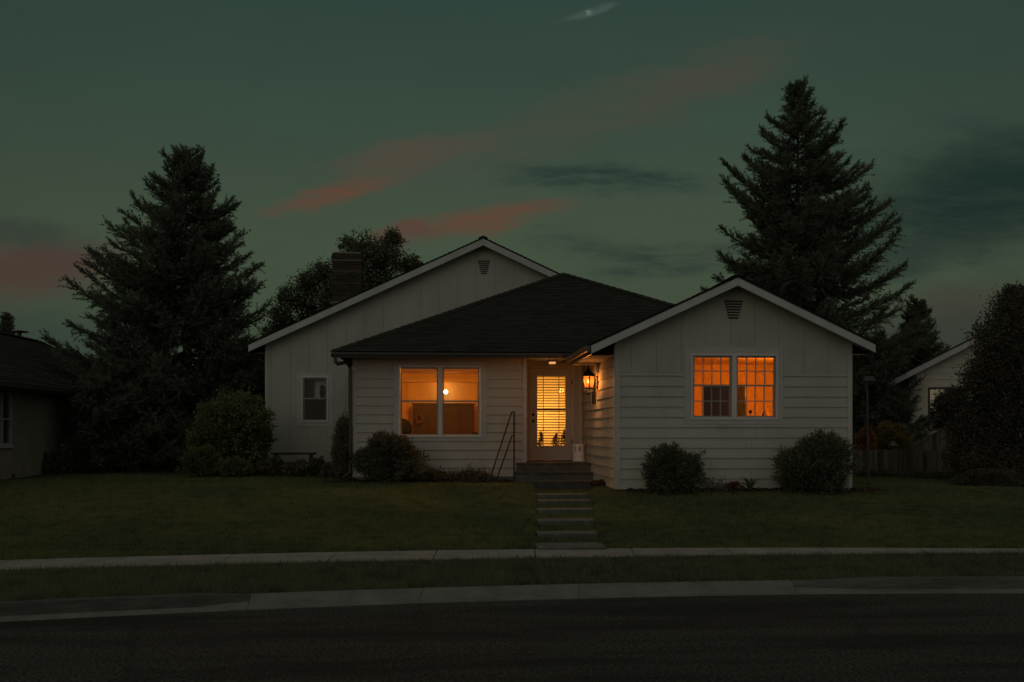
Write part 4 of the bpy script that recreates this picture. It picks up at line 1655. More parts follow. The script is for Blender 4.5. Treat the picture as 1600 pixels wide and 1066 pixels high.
# fallen leaves on the bed edges
n = 900
px_ = np.concatenate([R.uniform(beds[0][0], beds[0][1], n), R.uniform(beds[1][0], beds[1][1], 250)])
py_ = np.concatenate([YW - 0.3 - np.abs(R.normal(0, 0.2, n)), YL - 0.3 - np.abs(R.normal(0, 0.25, 250))])
P = np.stack([px_, py_, ground_z(px_, py_) + 0.03 + R.uniform(0, 0.02, len(px_))], -1)
D = R.normal(size=P.shape)
D[:, 2] *= 0.35
o = wrap('leaf_litter', leaves_mesh('leaf_litter', P, D, R.uniform(0.03, 0.07, len(P)), R.uniform(0.02, 0.045, len(P))), M['litter'])
tag(o, 'brown fallen leaves scattered along the planting beds', kind='stuff')


# ------------------------------------------------------------------ grass
def in_rects(x, y, rects):
    m = np.zeros(len(x), bool)
    for r in rects:
        m |= (x > r[0]) & (x < r[1]) & (y > r[2]) & (y < r[3])
    return m


def frustum_x(y, extra=1.5):
    a = y * (sT + (-0.5) * cT) / (cT + 0.5 * sT) - extra
    c = y * (sT + 0.5 * cT) / (cT - 0.5 * sT) + extra
    return a, c


def grass(name, n, ylo, yhi, hmin, hmax, wid, mat, lab, zf, keep, pw=2.0):
    u = R.uniform(0, 1, n)
    y = 1.0 / (1 / ylo + u * (1 / yhi - 1 / ylo))
    a, c = frustum_x(y, 3.0)
    x = R.uniform(0, 1, n) * (c - a) + a
    k = keep(x, y)
    x, y = x[k], y[k]
    z = zf(x, y)
    P = np.stack([x, y, z - 0.004], -1)
    clump = np.sin(x * 9.1 + 3 * np.sin(y * 4.3)) * np.sin(y * 8.3 + 2 * np.sin(x * 5.1))
    D = R.normal(0, 0.42, (len(x), 3))
    D[:, 2] = 1.0
    D[:, 0] += 0.15 * clump
    L = R.uniform(hmin, hmax, len(x)) * (1 + 0.25 * clump)
    W_ = R.uniform(0.6, 1.3, len(x)) * wid * np.sqrt(y / 12)
    o = wrap(name, tri_mesh(name, P, D, L, W_), mat)
    tag(o, lab, kind='stuff')


house_rects = [(xl - 0.02, xr + 0.05, YW - 0.4, 30), (xg0 - 0.5, xg1 + 0.1, YL - 0.55, 30), (xm - 2.6, xg0, YG - 2.3, 44), (sxl[2] - 0.05, xl, 22.6, 25), (-60, -10.2, 14, 36)]
slab_keep = [r[:4] for r in slab_rects if not r[4]]
slab_thin = [r[:4] for r in slab_rects if r[4]]


def keep_lawn(x, y):
    k = (y > cv(SF, x) + 0.0) & ~in_rects(x, y, house_rects) & ~in_rects(x, y, slab_keep)
    k &= ~(in_rects(x, y, slab_thin) & (R.uniform(0, 1, len(x)) < 0.6))
    return k


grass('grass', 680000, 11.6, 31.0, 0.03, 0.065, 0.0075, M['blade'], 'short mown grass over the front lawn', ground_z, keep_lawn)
vz = lambda X, Y: 0.118 + 0.07 * (Y - cv(KB, X)) / (cv(SN, X) - cv(KB, X))
grass('grass', 430000, 8.0, 13.2, 0.035, 0.085, 0.0062, M['vblade'], 'rough grass blades on the kerbside strip', vz,
      lambda x, y: (y > cv(KB, x) - 0.01) & (y < cv(SN, x) + 0.015))


# ------------------------------------------------------------------ plants
def shrub(name, lab, cat, mat, px0, px1, py0, py1, Y, n_st=170, n_lf=55, lsize=(0.035, 0.06), aspect=0.5, ry=None, lump=0.18, seed=1, inner=0.35,
          group=None, tufts=0.10, base_z=None, up=0.25):
    """rounded shrub: stems fan out from the base into an ellipsoid, leaves on their outer part"""
    rs = np.random.default_rng(seed)
    pc_ = (px0 + px1) / 2
    cx = PX(pc_, Y)
    rx = (PX(px1, Y) - PX(px0, Y)) / 2
    zb = gz(cx, Y) if base_z is None else base_z
    zt = PZ(pc_, py0, Y)
    rz = (zt - zb) / 2 * 1.0
    cz = zb + rz * 0.95
    ry = ry or rx
    root = empty(name, (cx, Y, zb), lab, cat, group)
    # directions over the sphere
    d = unit(rs.normal(size=(n_st, 3)))
    low = d[:, 2] < -0.75
    d[low, 2] *= -1
    ph = rs.uniform(0, 6.28, 6)
    lumpf = 1 + lump * (np.sin(d[:, 0] * 4.3 + ph[0]) * np.sin(d[:, 2] * 4.9 + ph[1]) + 0.7 * np.sin(d[:, 1] * 7 + ph[2]) * np.sin(d[:, 0] * 8.1 + ph[3]))
    rad = lumpf * rs.uniform(0.82, 1.0, n_st)
    rad[rs.uniform(0, 1, n_st) < tufts] *= 1.12
    tip = np.array([cx, Y, cz]) + d * np.array([rx, ry, rz]) * rad[:, None]
    tip[:, 2] = np.maximum(tip[:, 2], zb + 0.05)
    base = np.array([cx, Y, zb]) + rs.normal(0, 0.06, (n_st, 3)) * np.array([rx, ry, 0.0])
    mid = np.array([cx, Y, cz]) + (tip - np.array([cx, Y, cz])) * 0.45
    mid[:, 2] = np.minimum(mid[:, 2], zb + (tip[:, 2] - zb) * 0.75)
    b = MB()
    for i in range(0, n_st, 3):
        b.tube([base[i], mid[i], tip[i]], [0.014, 0.008, 0.002], 4, cap=False)
    b.build('stem', M['twig'], root)
    m = n_st * n_lf
    si = np.repeat(np.arange(n_st), n_lf)
    t = inner + (1 - inner) * rs.uniform(0, 1, m) ** 0.75
    Pm = mid[si] + (tip[si] - mid[si]) * t[:, None]
    spread = 0.075 * (rx + rz) * (1.15 - 0.75 * t)
    P = Pm + rs.normal(size=(m, 3)) * spread[:, None] * 0.85
    out = unit(P - np.array([cx, Y, cz - 0.3 * rz]))
    D = out * 0.8 + rs.normal(0, 0.6, (m, 3))
    D[:, 2] += up
    P[:, 2] = np.maximum(P[:, 2], zb + 0.01)
    L = rs.uniform(*lsize, m)
    wrap('foliage', leaves_mesh('foliage', P, D, L, L * aspect), mat, root)
    return root


def strap_plant(lab, px, py_top, Y, n=26, wpx=40, seed=1, mat=None, group=None, wid=0.028, name='strap_leaf_plant', cat='plant'):
    rs = random.Random(seed)
    cx = PX(px, Y)
    zb = gz(cx, Y)
    H = PZ(px, py_top, Y) - zb
    rw = (PX(px + wpx / 2, Y) - PX(px, Y))
    root = empty(name, (cx, Y, zb), lab, cat, group)
    b = MB()
    for k in range(n):
        a = rs.uniform(0, 6.28)
        reach = rw * rs.uniform(0.35, 1.05)
        h = H * rs.uniform(0.65, 1.1)
        dx, dy = math.cos(a), math.sin(a)
        prev = None
        N = 7
        w0 = wid * rs.uniform(0.7, 1.2)
        for i in range(N + 1):
            t = i / N
            r = reach * (t ** 1.25)
            z = h * (1.9 * t - 1.15 * t * t) if rs else 0
            p = Vector((cx + dx * r, Y + dy * r, zb + max(0.0, z)))
            w_ = w0 * (1 - t ** 2) * 0.5 + 0.0015
            s = Vector((-dy, dx, 0)) * w_
            cur = (p - s, p + Vector((0, 0, -w_ * 0.4)), p + s)
            if prev:
                bi = len(b.v)
                b.v += [tuple(q) for q in prev + cur]
                b.f += [(bi, bi + 1, bi + 4, bi + 3), (bi + 1, bi + 2, bi + 5, bi + 4)]
                b.mi += [0, 0]
            prev = cur
    me = b.mesh('leaves')
    wrap('leaf_blades', me, mat or M['strap'], root)
    return root


# foundation shrubs
shrub('shrub', 'dense round dark shrub under the left front window', 'shrub', M['shrub'], 555, 661, 676, 753, YL - 0.75, 260, 46, (0.045, 0.085), 0.42, ry=0.62, seed=21, lump=0.22, tufts=0.3)
shrub('shrub', 'round dark shrub below the right wing window, the smaller of its two', 'shrub', M['shrub'], 1006, 1098, 699, 768, YW - 0.62, 250, 44, (0.04, 0.075), 0.42, ry=0.55, seed=22, lump=0.24, tufts=0.3)
shrub('shrub', 'large loose dark shrub at the right corner of the wing', 'shrub', M['shrub'], 1216, 1334, 684, 770, YW - 0.72, 290, 44, (0.045, 0.085), 0.4, ry=0.68, seed=23, lump=0.28, tufts=0.4)
shrub('shrub', 'big broad-leaved round bush left of the rear gable wall', 'shrub', M['lshrub'], 301, 428, 612, 745, 27.0, 330, 60, (0.07, 0.12), 0.45, ry=1.0, seed=24, lump=0.12)
shrub('shrub', 'small low green bush at the left foot of the big round bush', 'shrub', M['lshrub'], 282, 348, 697, 748, 25.6, 140, 60, (0.04, 0.07), 0.5, seed=25, ry=0.5)
shrub('shrub', 'small yellowish bush in front of the big round bush', 'shrub', M['lshrub'], 340, 394, 716, 748, 25.3, 100, 55, (0.04, 0.07), 0.45, seed=26, ry=0.4)
shrub('columnar_shrub', 'narrow upright ivy column beside the downspout', 'shrub', M['ivy'], 521, 552, 648, 749, YL + 0.55, 190, 45, (0.04, 0.065), 0.6, ry=0.28, seed=27, lump=0.1)
shrub('low_shrub', 'low dark tuft of shrub below the rear gable window', 'shrub', M['low'], 478, 512, 715, 748, 26.4, 80, 45, seed=28, ry=0.35)
shrub('low_shrub', 'low dark mound of leaves just left of the ivy column', 'shrub', M['low'], 500, 532, 727, 749, 25.2, 70, 45, seed=29, ry=0.3)
shrub('low_shrub', 'low dark leafy plant hiding the left leg of the bench', 'shrub', M['low'], 404, 446, 716, 749, 26.0, 110, 45, (0.05, 0.09), 0.5, seed=51, ry=0.4, tufts=0.3)
shrub('low_shrub', 'low dark leafy plant in front of the middle of the bench', 'shrub', M['low'], 446, 484, 722, 748, 25.6, 90, 45, (0.05, 0.08), 0.5, seed=52, ry=0.35, tufts=0.3)
shrub('low_shrub', 'flat dark plants right of the shrub under the left front window', 'shrub', M['low'], 652, 704, 736, 753, YL - 0.55, 90, 40, (0.035, 0.06), 0.5, seed=53, ry=0.28, tufts=0.3)
shrub('low_shrub', 'flat dark plants beside the foot of the handrail', 'shrub', M['low'], 700, 766, 737, 753, YL - 0.5, 100, 40, (0.035, 0.06), 0.5, seed=54, ry=0.25, tufts=0.3)
shrub('brown_plant', 'small brownish plant at the right foot of the porch steps', 'plant', M['brownbush'], 922, 953, 752, 771, 21.3, 60, 45, (0.03, 0.055), 0.6, seed=31, ry=0.25)
strap_plant('drooping strap-leaved clump under the bench, nearest the big bush', 432, 720, 26.2, 34, 50, 5)
strap_plant('drooping strap-leaved clump under the right end of the bench', 462, 722, 26.0, 26, 36, 6)
strap_plant('spiky dark green clump left of the pale arching clump, below the right wing', 1172, 742, YW - 0.5, 44, 50, 7)
strap_plant('pale arching strap-leaved clump beside the large loose shrub', 1226, 744, YW - 0.62, 34, 58, 8, leaf_mat('pale_strap_leaves', (0.10, 0.11, 0.06), (0.22, 0.21, 0.12), 0.3))
strap_plant('dark upright clump of blades beside the left neighbour house', 42, 712, 27.0, 40, 55, 9, M['low'])
shrub('low_shrub', 'low loose shrub against the wall of the left neighbour house', 'shrub', M['low'], 66, 120, 704, 748, 27.5, 120, 50, (0.05, 0.09), 0.5, seed=33, ry=0.5)
shrub('low_shrub', 'small leafy ground plant at the left edge of the picture', 'shrub', M['low'], -6, 22, 741, 757, 25.5, 50, 40, (0.06, 0.1), 0.6, seed=34, ry=0.3)
shrub('flower_clump', 'pinkish low flowers between the shrubs of the right wing bed', 'flowers', M['pink'], 1130, 1160, 754, 768, YW - 0.35, 45, 30, (0.02, 0.04), 0.7, seed=35, ry=0.2)


def wispy(lab, px0, px1, py_top, Y, n, seed, mat):
    """dry thin-stemmed bedding plants"""
    rs = random.Random(seed)
    x0, x1 = PX(px0, Y), PX(px1, Y)
    cx = (x0 + x1) / 2
    zb = gz(cx, Y)
    H = PZ((px0 + px1) / 2, py_top, Y) - zb
    root = empty('bedding_plant', (cx, Y, zb), lab, 'plant')
    b = MB()
    P, D = [], []
    for k in range(n):
        x, y = rs.uniform(x0, x1), Y + rs.uniform(-0.2, 0.2)
        h = H * rs.uniform(0.3, 1.0)
        lean = rs.uniform(-0.25, 0.25)
        pts = [(x, y, zb)]
        for i in range(1, 5):
            t = i / 4
            pts.append((x + lean * h * t * t + rs.uniform(-0.01, 0.01), y + rs.uniform(-0.02, 0.02), zb + h * t - (0.08 * h if i == 4 and rs.random() < 0.5 else 0)))
        b.tube(pts, [0.006, 0.005, 0.004, 0.003, 0.002], 4, cap=False)
        for q in range(9):
            t = rs.uniform(0.0, 1) ** 1.6
            i = min(3, int(t * 4))
            p = Vector(pts[i]).lerp(Vector(pts[i + 1]), t * 4 - i)
            P.append(tuple(p))
            D.append((rs.gauss(0, 1), rs.gauss(0, 1), rs.gauss(0.3, 0.6)))
        for q in range(16):
            P.append((x + rs.gauss(0, 0.07), y + rs.gauss(0, 0.07), zb + abs(rs.gauss(0, 0.11))))
            D.append((rs.gauss(0, 1), rs.gauss(0, 1), rs.gauss(0.5, 0.6)))
    b.build('stem', M['twig'], root)
    P, D = np.array(P), np.array(D)
    L = R.uniform(0.03, 0.06, len(P))
    wrap('foliage', leaves_mesh('foliage', P, D, L, L * 0.55), mat, root)


wispy('dry thin-stemmed plants right of the shrub under the left front window', 655, 722, 727, YL - 0.45, 42, 3, M['low'])
wispy('dry thin-stemmed plants beside the foot of the handrail', 716, 766, 722, YL - 0.45, 36, 4, M['low'])
wispy('few thin dry stems right of the smaller wing shrub', 1100, 1136, 744, YW - 0.4, 16, 5, M['low'])


# ------------------------------------------------------------------ conifers
def spruce(lab, px, py_top, Y, width_fn, seed, name='spruce_tree', base_z=None, n_whorl=34, per=6, needle=0.10, droop=0.25, cat='tree', zlow=0.25, dens=1.0, lift=0.12):
    """width_fn(t): branch length in metres at relative height t (0 ground .. 1 top)"""
    rs = np.random.default_rng(seed)
    cx = PX(px, Y)
    zb = gz(cx, Y) if base_z is None else base_z
    zt = PZ(px, py_top, Y)
    H = zt - zb
    root = empty(name, (cx, Y, zb), lab, cat)
    b = MB()
    b.tube([(cx, Y, zb - 0.2), (cx + 0.02, Y, zb + H * 0.3), (cx - 0.02, Y, zb + H * 0.7), (cx, Y, zt)], [0.02 * H + 0.02, 0.015 * H, 0.006 * H, 0.008], 9)
    b.build('trunk', M['bark'], root)
    br = MB()
    TP, TD, TL = [], [], []       # twigs
    for w in range(n_whorl):
        t = zlow / H + (1 - zlow / H) * (w + rs.uniform(-0.3, 0.3)) / n_whorl
        t = min(max(t, zlow / H), 0.985)
        k = max(3, int(per * (1.1 - 0.3 * t)))
        a0 = rs.uniform(0, 6.28)
        for j in range(k):
            a = a0 + 6.283 * j / k + rs.normal(0, 0.4)
            Lb = width_fn(t, a) * (rs.uniform(0.65, 1.1) if rs.uniform() < 0.8 else rs.uniform(0.95, 1.18))
            if Lb < 0.06:
                continue
            z0 = zb + H * t + rs.normal(0, 0.06)
            dirv = np.array([math.cos(a), math.sin(a), 0.0])
            # branch curve: rises a little near the top of the tree, droops lower, upturned tip
            rise = lerp(-droop, 0.34, t ** 0.9) + 0.25 * max(0, t - 0.8) / 0.2 + rs.normal(0, 0.12)
            N = 8
            pts = []
            for i in range(N + 1):
                s = i / N
                zz = z0 + Lb * (rise * s + lift * (s ** 3) - 0.08 * math.sin(math.pi * s))
                pts.append(np.array([cx, Y, 0]) + dirv * Lb * s * (1 - 0.08 * s) + np.array([0, 0, zz]) + rs.normal(0, 0.015, 3) * (i > 0))
            pts = np.array(pts)
            r0 = 0.012 + 0.011 * Lb
            br.tube(pts[::2], [r0, r0 * 0.75, r0 * 0.5, r0 * 0.3, 0.004], 4, cap=False)
            nt = int((21 * Lb + 9) * dens)
            side = np.array([-math.sin(a), math.cos(a), 0.0])
            for q in range(nt):
                s = 0.12 + 0.88 * (q + rs.uniform(0, 1)) / nt
                f = s * N
                i = min(N - 1, int(f))
                p = pts[i] + (pts[i + 1] - pts[i]) * (f - i)
                bd = unit(pts[i + 1] - pts[i])
                sg = 1 if q % 2 else -1
                lt = (0.20 + 0.2 * Lb * (1 - s) ** 0.65) * rs.uniform(0.45, 1.4)
                lt = min(lt, 0.75)
                d = bd * 0.75 + side * sg * rs.uniform(0.25, 1.0) + np.array([0, 0, rs.normal(0.0 + 0.35 * t, 0.42)])
                TP.append(p)
                TD.append(unit(d))
                TL.append(lt)
                # hanging or rising secondary sprays, more on low branches
                if rs.uniform() < 0.55:
                    d2 = bd * 0.5 + np.array([0, 0, -0.7 + 1.5 * t]) + rs.normal(0, 0.4, 3)
                    TP.append(p)
                    TD.append(unit(d2))
                    TL.append(lt * 0.7)
            TP.append(pts[-2])
            TD.append(unit(pts[-1] - pts[-2] + np.array([0, 0, 0.25 * Lb / N])))
            TL.append(Lb / N + 0.16)
    # leader
    for q in range(10):
        TP.append(np.array([cx, Y, zt - 0.08 * q]))
        TD.append(unit(np.array([rs.normal(0, 0.25 + 0.04 * q), rs.normal(0, 0.25 + 0.04 * q), 1.0])))
        TL.append(0.16 + 0.015 * q)
    br.build('branch', M['bark'], root)
    TP, TD, TL = np.array(TP), np.array(TD), np.array(TL)
    nn = np.maximum(5, (TL * 92).astype(int))
    idx = np.repeat(np.arange(len(TP)), nn)
    m = len(idx)
    s = rs.uniform(0.0, 1, m)
    P = TP[idx] + TD[idx] * (TL[idx] * s)[:, None]
    P[:, 2] -= (TL[idx] * s) ** 2 * 0.15
    rv = unit(np.cross(TD[idx], rs.normal(size=(m, 3))))
    D = TD[idx] * 0.85 + rv * 0.75
    L = needle * rs.uniform(0.6, 1.15, m)
    wrap('crown', tri_mesh('crown', P, D, L, np.full(m, needle * 0.22)), M['spruce'], root)
    print(lab, 'needles', m, 'twigs', len(TP))
    return root


def prof(pts, asym=None):
    xs_ = [p[0] for p in pts]
    ys_ = [p[1] for p in pts]

    def f(t, a):
        w = float(np.interp(t, xs_, ys_))
        if asym:
            w *= asym(t, a)
        return w
    return f


# left spruce: broad and low-skirted
spruce('broad dark spruce behind the big round bush, left of the house', 292, 236, 31.0,
       prof([(0, 2.4), (0.1, 3.3), (0.25, 3.3), (0.38, 3.1), (0.52, 2.95), (0.62, 2.5), (0.74, 1.8), (0.86, 1.05), (0.94, 0.55), (1, 0.15)],
            lambda t, a: 1 + (0.17 * (-math.cos(a)) if 0.2 < t < 0.66 else 0.05 * (-math.cos(a))) + 0.10 * math.sin(3 * a + 9 * t)), 5, n_whorl=42, per=8, needle=0.092, droop=0.30)
# right spruce behind the wing: tall, narrow spire
spruce('tall spire-shaped spruce rising behind the right wing roof', 1247, 132, 36.0,
       prof([(0, 3.6), (0.2, 4.1), (0.36, 4.15), (0.5, 3.7), (0.64, 2.8), (0.78, 1.85), (0.88, 0.95), (0.94, 0.55), (1, 0.14)],
            lambda t, a: 1 + 0.13 * math.sin(2 * a + 11 * t) + (0.08 * math.cos(a) if t < 0.7 else 0)), 8, n_whorl=46, per=7, needle=0.10, droop=0.22, zlow=1.2)
# smaller conifer to its right
spruce('smaller dark conifer between the tall spruce and the right neighbour house', 1433, 474, 37.0,
       prof([(0, 2.0), (0.3, 1.9), (0.6, 1.3), (0.85, 0.6), (1, 0.2)], lambda t, a: 1 + 0.1 * math.sin(2 * a + 7 * t)), 9, n_whorl=22, per=6, needle=0.10, droop=0.05, zlow=2.2)
spruce('bushy dark conifer just right of the wing, beneath the tall spruce', 1372, 528, 34.0,
       prof([(0, 1.9), (0.3, 1.9), (0.6, 1.4), (0.85, 0.7), (1, 0.2)]), 10, n_whorl=18, per=7, needle=0.10, droop=0.2, zlow=0.8)
spruce('low spreading conifer between the left neighbour house and the broad spruce', 175, 590, 28.6,
       prof([(0, 1.6), (0.3, 1.6), (0.6, 1.3), (0.85, 0.9), (1, 0.4)], lambda t, a: 1 + 0.15 * math.cos(a)), 12, n_whorl=12, per=8, needle=0.10, droop=0.35, zlow=0.3, dens=1.2, lift=0.12)
spruce('low dark conifer filling the gap between broad spruce and house', 385, 560, 33.5,
       prof([(0, 1.7), (0.4, 1.6), (0.75, 1.0), (1, 0.3)]), 13, n_whorl=14, per=7, needle=0.12, droop=0.15, zlow=0.2)
spruce('tiny far conifer top above the left neighbour roof', 10, 492, 60.0,
       prof([(0, 1.2), (0.6, 0.9), (0.85, 0.45), (1, 0.1)]), 14, n_whorl=24, per=5, needle=0.14, droop=0.0, zlow=3.0, lift=0.15)


# ------------------------------------------------------------------ broadleaf tree behind the chimney
def broadleaf(lab, px, Y, blobs, seed, n_tw=900, lf=16, mat=None, name='broadleaf_tree', lsize=(0.07, 0.13), trunk_r=0.16):
    """blobs: list of (px, py, r px, weight) crown lobes the limbs reach into"""
    rs = np.random.default_rng(seed)
    cx = PX(px, Y)
    zb = gz(cx, Y)
    root = empty(name, (cx, Y, zb), lab, 'tree')
    lob = []
    for (a, c, r, w) in blobs:
        lob.append((np.array([PX(a, Y), Y + rs.uniform(-0.6, 0.6), PZ(a, c, Y)]), r * Y / F, w))
    b = MB()
    zc_ = zb + 1.6
    fork = np.array([cx, Y, zc_])
    b.tube([(cx, Y, zb - 0.2), tuple(fork)], [trunk_r, trunk_r * 0.8], 9)
    P, D, L = [], [], []
    for c, r, w in lob:
        m1 = lerp(fork, c, 0.5) + rs.normal(0, 0.15, 3)
        b.tube([fork, m1, c], [trunk_r * 0.5, 0.05, 0.025], 6)
        k = int(n_tw * w)
        for i in range(k):
            d = unit(rs.normal(size=3))
            q = c + d * r * (rs.uniform(0.25, 1.08) ** 0.6 if rs.uniform() < 0.9 else rs.uniform(1.1, 1.38)) * np.array([1, 1, 0.9])
            s = c + (q - c) * 0.25
            if i % 4 == 0:
                b.tube([s, lerp(s, q, 0.5) + rs.normal(0, 0.03, 3), q], [0.014, 0.009, 0.003], 4, cap=False)
            nlf = lf
            t = rs.uniform(0.45, 1.05, nlf)
            pp = s + (q - s) * t[:, None] + rs.normal(0, 0.05 + 0.05 * r, (nlf, 3))
            P.append(pp)
            D.append(d * 0.5 + rs.normal(0, 0.7, (nlf, 3)) + np.array([0, 0, 0.1]))
    P, D = np.concatenate(P), np.concatenate(D)
    L = rs.uniform(*lsize, len(P))
    b.build('trunk', M['bark2'], root)
    wrap('crown', leaves_mesh('crown', P, D, L, L * 0.5), mat or M['decid'], root)
    print(lab, len(P))


bl_ = [(610, 372, 17, 0.09), (606, 405, 30, 0.16), (640, 410, 17, 0.07), (575, 400, 32, 0.15), (548, 385, 18, 0.07), (590, 440, 38, 0.18), (505, 425, 24, 0.12), (545, 440, 35, 0.15),
       (478, 440, 22, 0.10), (455, 465, 24, 0.10), (490, 475, 36, 0.16), (440, 492, 22, 0.08), (525, 470, 30, 0.1), (425, 520, 25, 0.1), (460, 510, 30, 0.1), (652, 415, 8, 0.02)]
broadleaf('open-crowned broadleaf tree behind the brick chimney', 540, 38.0, bl_, 4, 1000, 15)
# large shrub tree at the right edge
bl_ = [(1590, 500, 52, 0.16), (1560, 540, 50, 0.15), (1620, 560, 80, 0.2), (1543, 590, 44, 0.15), (1504, 632, 24, 0.08), (1560, 620, 60, 0.18), (1520, 664, 36, 0.12), (1590, 680, 80, 0.25), (1530, 720, 48, 0.16),
       (1506, 728, 20, 0.06), (1560, 745, 50, 0.14), (1610, 470, 30, 0.08), (1640, 620, 90, 0.15), (1640, 740, 60, 0.1), (1600, 460, 18, 0.04)]
broadleaf('large dense dark evergreen at the right edge, hiding the neighbour house', 1585, 22.0, bl_, 6, 1700, 22, M['rshrub'], 'evergreen_tree', (0.05, 0.085), 0.12)
# autumn shrubs behind the fence
shrub('autumn_shrub', 'orange autumn shrub behind the fence, right of the wing corner', 'shrub', M['autumn'], 1336, 1366, 668, 720, 29.5, 90, 40, (0.06, 0.11), 0.5, seed=41, ry=0.5)
shrub('autumn_shrub', 'yellow-green shrub with orange tips behind the fence, beside the neighbour house', 'shrub', M['olive'], 1362, 1424, 658, 722, 30.5, 170, 45, (0.06, 0.11), 0.45, seed=42, ry=0.6)
shrub('low_shrub', 'low dark plants at the foot of the fence, near the lamp post', 'shrub', M['rshrub'], 1336, 1420, 740, 764, 25.0, 120, 45, (0.04, 0.08), 0.5, seed=43, ry=0.5)
shrub('low_shrub', 'low dark plants at the foot of the fence, near the edge evergreen', 'shrub', M['rshrub'], 1410, 1500, 742, 766, 24.0, 130, 45, (0.04, 0.08), 0.5, seed=44, ry=0.5)
shrub('low_shrub', 'low dark undergrowth beneath the evergreen at the right edge', 'shrub', M['rshrub'], 1488, 1610, 738, 769, 20.9, 150, 50, (0.04, 0.07), 0.5, seed=45, ry=0.4)
shrub('understory_shrub', 'dark shrub in the shade under the broad spruce, nearest the left house', 'shrub', M['rshrub'], 110, 210, 690, 748, 28.0, 190, 55, (0.06, 0.1), 0.5, seed=46, ry=0.8)
shrub('understory_shrub', 'dark shrub in the shade under the broad spruce, nearest the big round bush', 'shrub', M['rshrub'], 195, 300, 690, 746, 28.8, 190, 55, (0.06, 0.1), 0.5, seed=47, ry=0.8)

# ------------------------------------------------------------------ fence
yf = 27.0


def fence(px0, px1, topf, y, lab, seed, bot=0.42, name='picket_fence', cap=False):
    rs = random.Random(seed)
    x0, x1 = PX(px0, y), PX(px1, y)
    root = empty(name, ((x0 + x1) / 2, y, bot), lab, 'fence')
    b = MB()
    x = x0
    W_ = 0.138
    while x < x1:
        zt_ = topf(x + W_ / 2) + rs.uniform(-0.025, 0.025)
        d = rs.uniform(-0.008, 0.008)
        c = 0.03
        w_ = W_ - rs.uniform(0.004, 0.018)
        ti = rs.uniform(-0.012, 0.012)
        if cap:
            b.prism([(x, y + d, bot), (x + w_, y + d, bot), (x + w_, y + d, topf(x + w_)), (x, y + d, topf(x))], (0, 0.02, 0))
            x += W_
            continue
        b.prism([(x, y + d, bot), (x + w_, y + d, bot), (x + w_ + ti, y + d, zt_ - c), (x + w_ - c + ti, y + d, zt_), (x + c + ti, y + d, zt_), (x + ti, y + d, zt_ - c)], (0, 0.02, 0))
        x += W_
    b.build('picket_panel', M['fence'], root)
    b = MB()
    zt_ = min(topf(x0), topf(x1))
    if cap:
        b.prism([(x0, y - 0.03, topf(x0) + 0.002), (x1, y - 0.03, topf(x1) + 0.002), (x1, y - 0.03, topf(x1) + 0.03), (x0, y - 0.03, topf(x0) + 0.03)], (0, 0.08, 0))
    for z in (bot + 0.2, zt_ - 0.2):
        b.box(x0, x1, y + 0.03, y + 0.07, z, z + 0.09)
    b.build('rail', M['fence'], root)
    k = 0
    xx = x0
    while xx < x1 + 0.1:
        b = MB()
        b.box(xx - 0.045, xx + 0.045, y + 0.071, y + 0.16, bot, min(topf(min(xx, x1)), topf(x0)) - 0.03)
        b.build('post', M['fence'], root)
        xx += 2.2
    return root


zf_ = PZ(1400, 702, yf)
fence(1326, 1447, lambda x: zf_, yf, 'weathered wooden fence with rounded pickets behind the lamp post', 1)
zf2 = PZ(1480, 706, yf - 0.12)
fence(1449, 1580, lambda x: zf2, yf - 0.14, 'weathered wooden fence section running into the right edge evergreen', 2)
ysl = 28.2
xa_, xb_ = PX(1428, ysl), PX(1500, ysl)
za_, zb2 = PZ(1428, 697, ysl), PZ(1500, 655, ysl)
fence(1428, 1560, lambda x: lerp(za_, zb2, (x - xa_) / (xb_ - xa_)), ysl, 'dark board fence with a sloping top below the neighbour window', 3, cap=True)
# little cap lamp behind fence
yg = 28.6
cx = PX(1395, yg)
gl = empty('garden_lamp', (cx, yg, gz(cx, yg)), 'small grey conical lamp cap poking above the fence', 'lamp')
b = MB()
b.tube([(cx, yg, gz(cx, yg)), (cx, yg, PZ(1395, 699, yg))], 0.03, 8)
b.build('post', M['lampgreen'], gl)
b = MB()
zt = PZ(1395, 697, yg)
b.lathe((cx, yg, zt), [(0.125, 0), (0.115, 0.03), (0.04, 0.12), (0.008, 0.14)], 14)
b.build('lamp_shade', M['lampgreen'], gl)

# ------------------------------------------------------------------ right neighbour house
YN = 33.5
nb = empty('neighbour_house', (PX(1422, YN), YN, 0.4), 'pale lap-sided gabled house behind the fence at right', 'house')
nx0 = PX(1422, YN)
nx1 = PX(1820, YN)
YNR = YN - 0.5
ex0, ez0 = PX(1386, YNR), PZ(1386, 602, YNR)
exq, ezq = PX(1505, YNR), PZ(1505, 538, YNR)
nsl = (ezq - ez0) / (exq - ex0)
nxp = (nx0 + nx1) / 2
nzp = ez0 + nsl * (nxp - ex0)
ntop = lambda a: nzp - nsl * abs(a - nxp)
nzb = 0.35
wN = (PX(1447, YN), PX(1502, YN), PZ(1470, 673, YN), PZ(1470, 606, YN))
b = MB()
plate(b, nx0, nx1, nzb, ntop(nx0) - 0.1, YN, [wN])
b.prism([(nx0, YN, ntop(nx0) - 0.1), (nx1, YN, ntop(nx0) - 0.1), (nxp, YN, nzp - 0.1)], (0, 0.14, 0))
tN = (wN[0] - 0.09, wN[1] + 0.09, wN[2] - 0.1, wN[3] + 0.09)
z = nzb
while z < nzp - 0.3:
    hw = nx0 + max(0, (z + 0.2 - (ntop(nx0) - 0.15)) / nsl)
    laps(b, front(YN), hw + 0.08, 2 * nxp - hw - 0.08, z, z + LAP, [tN], seed=int(z * 10))
    z += LAP
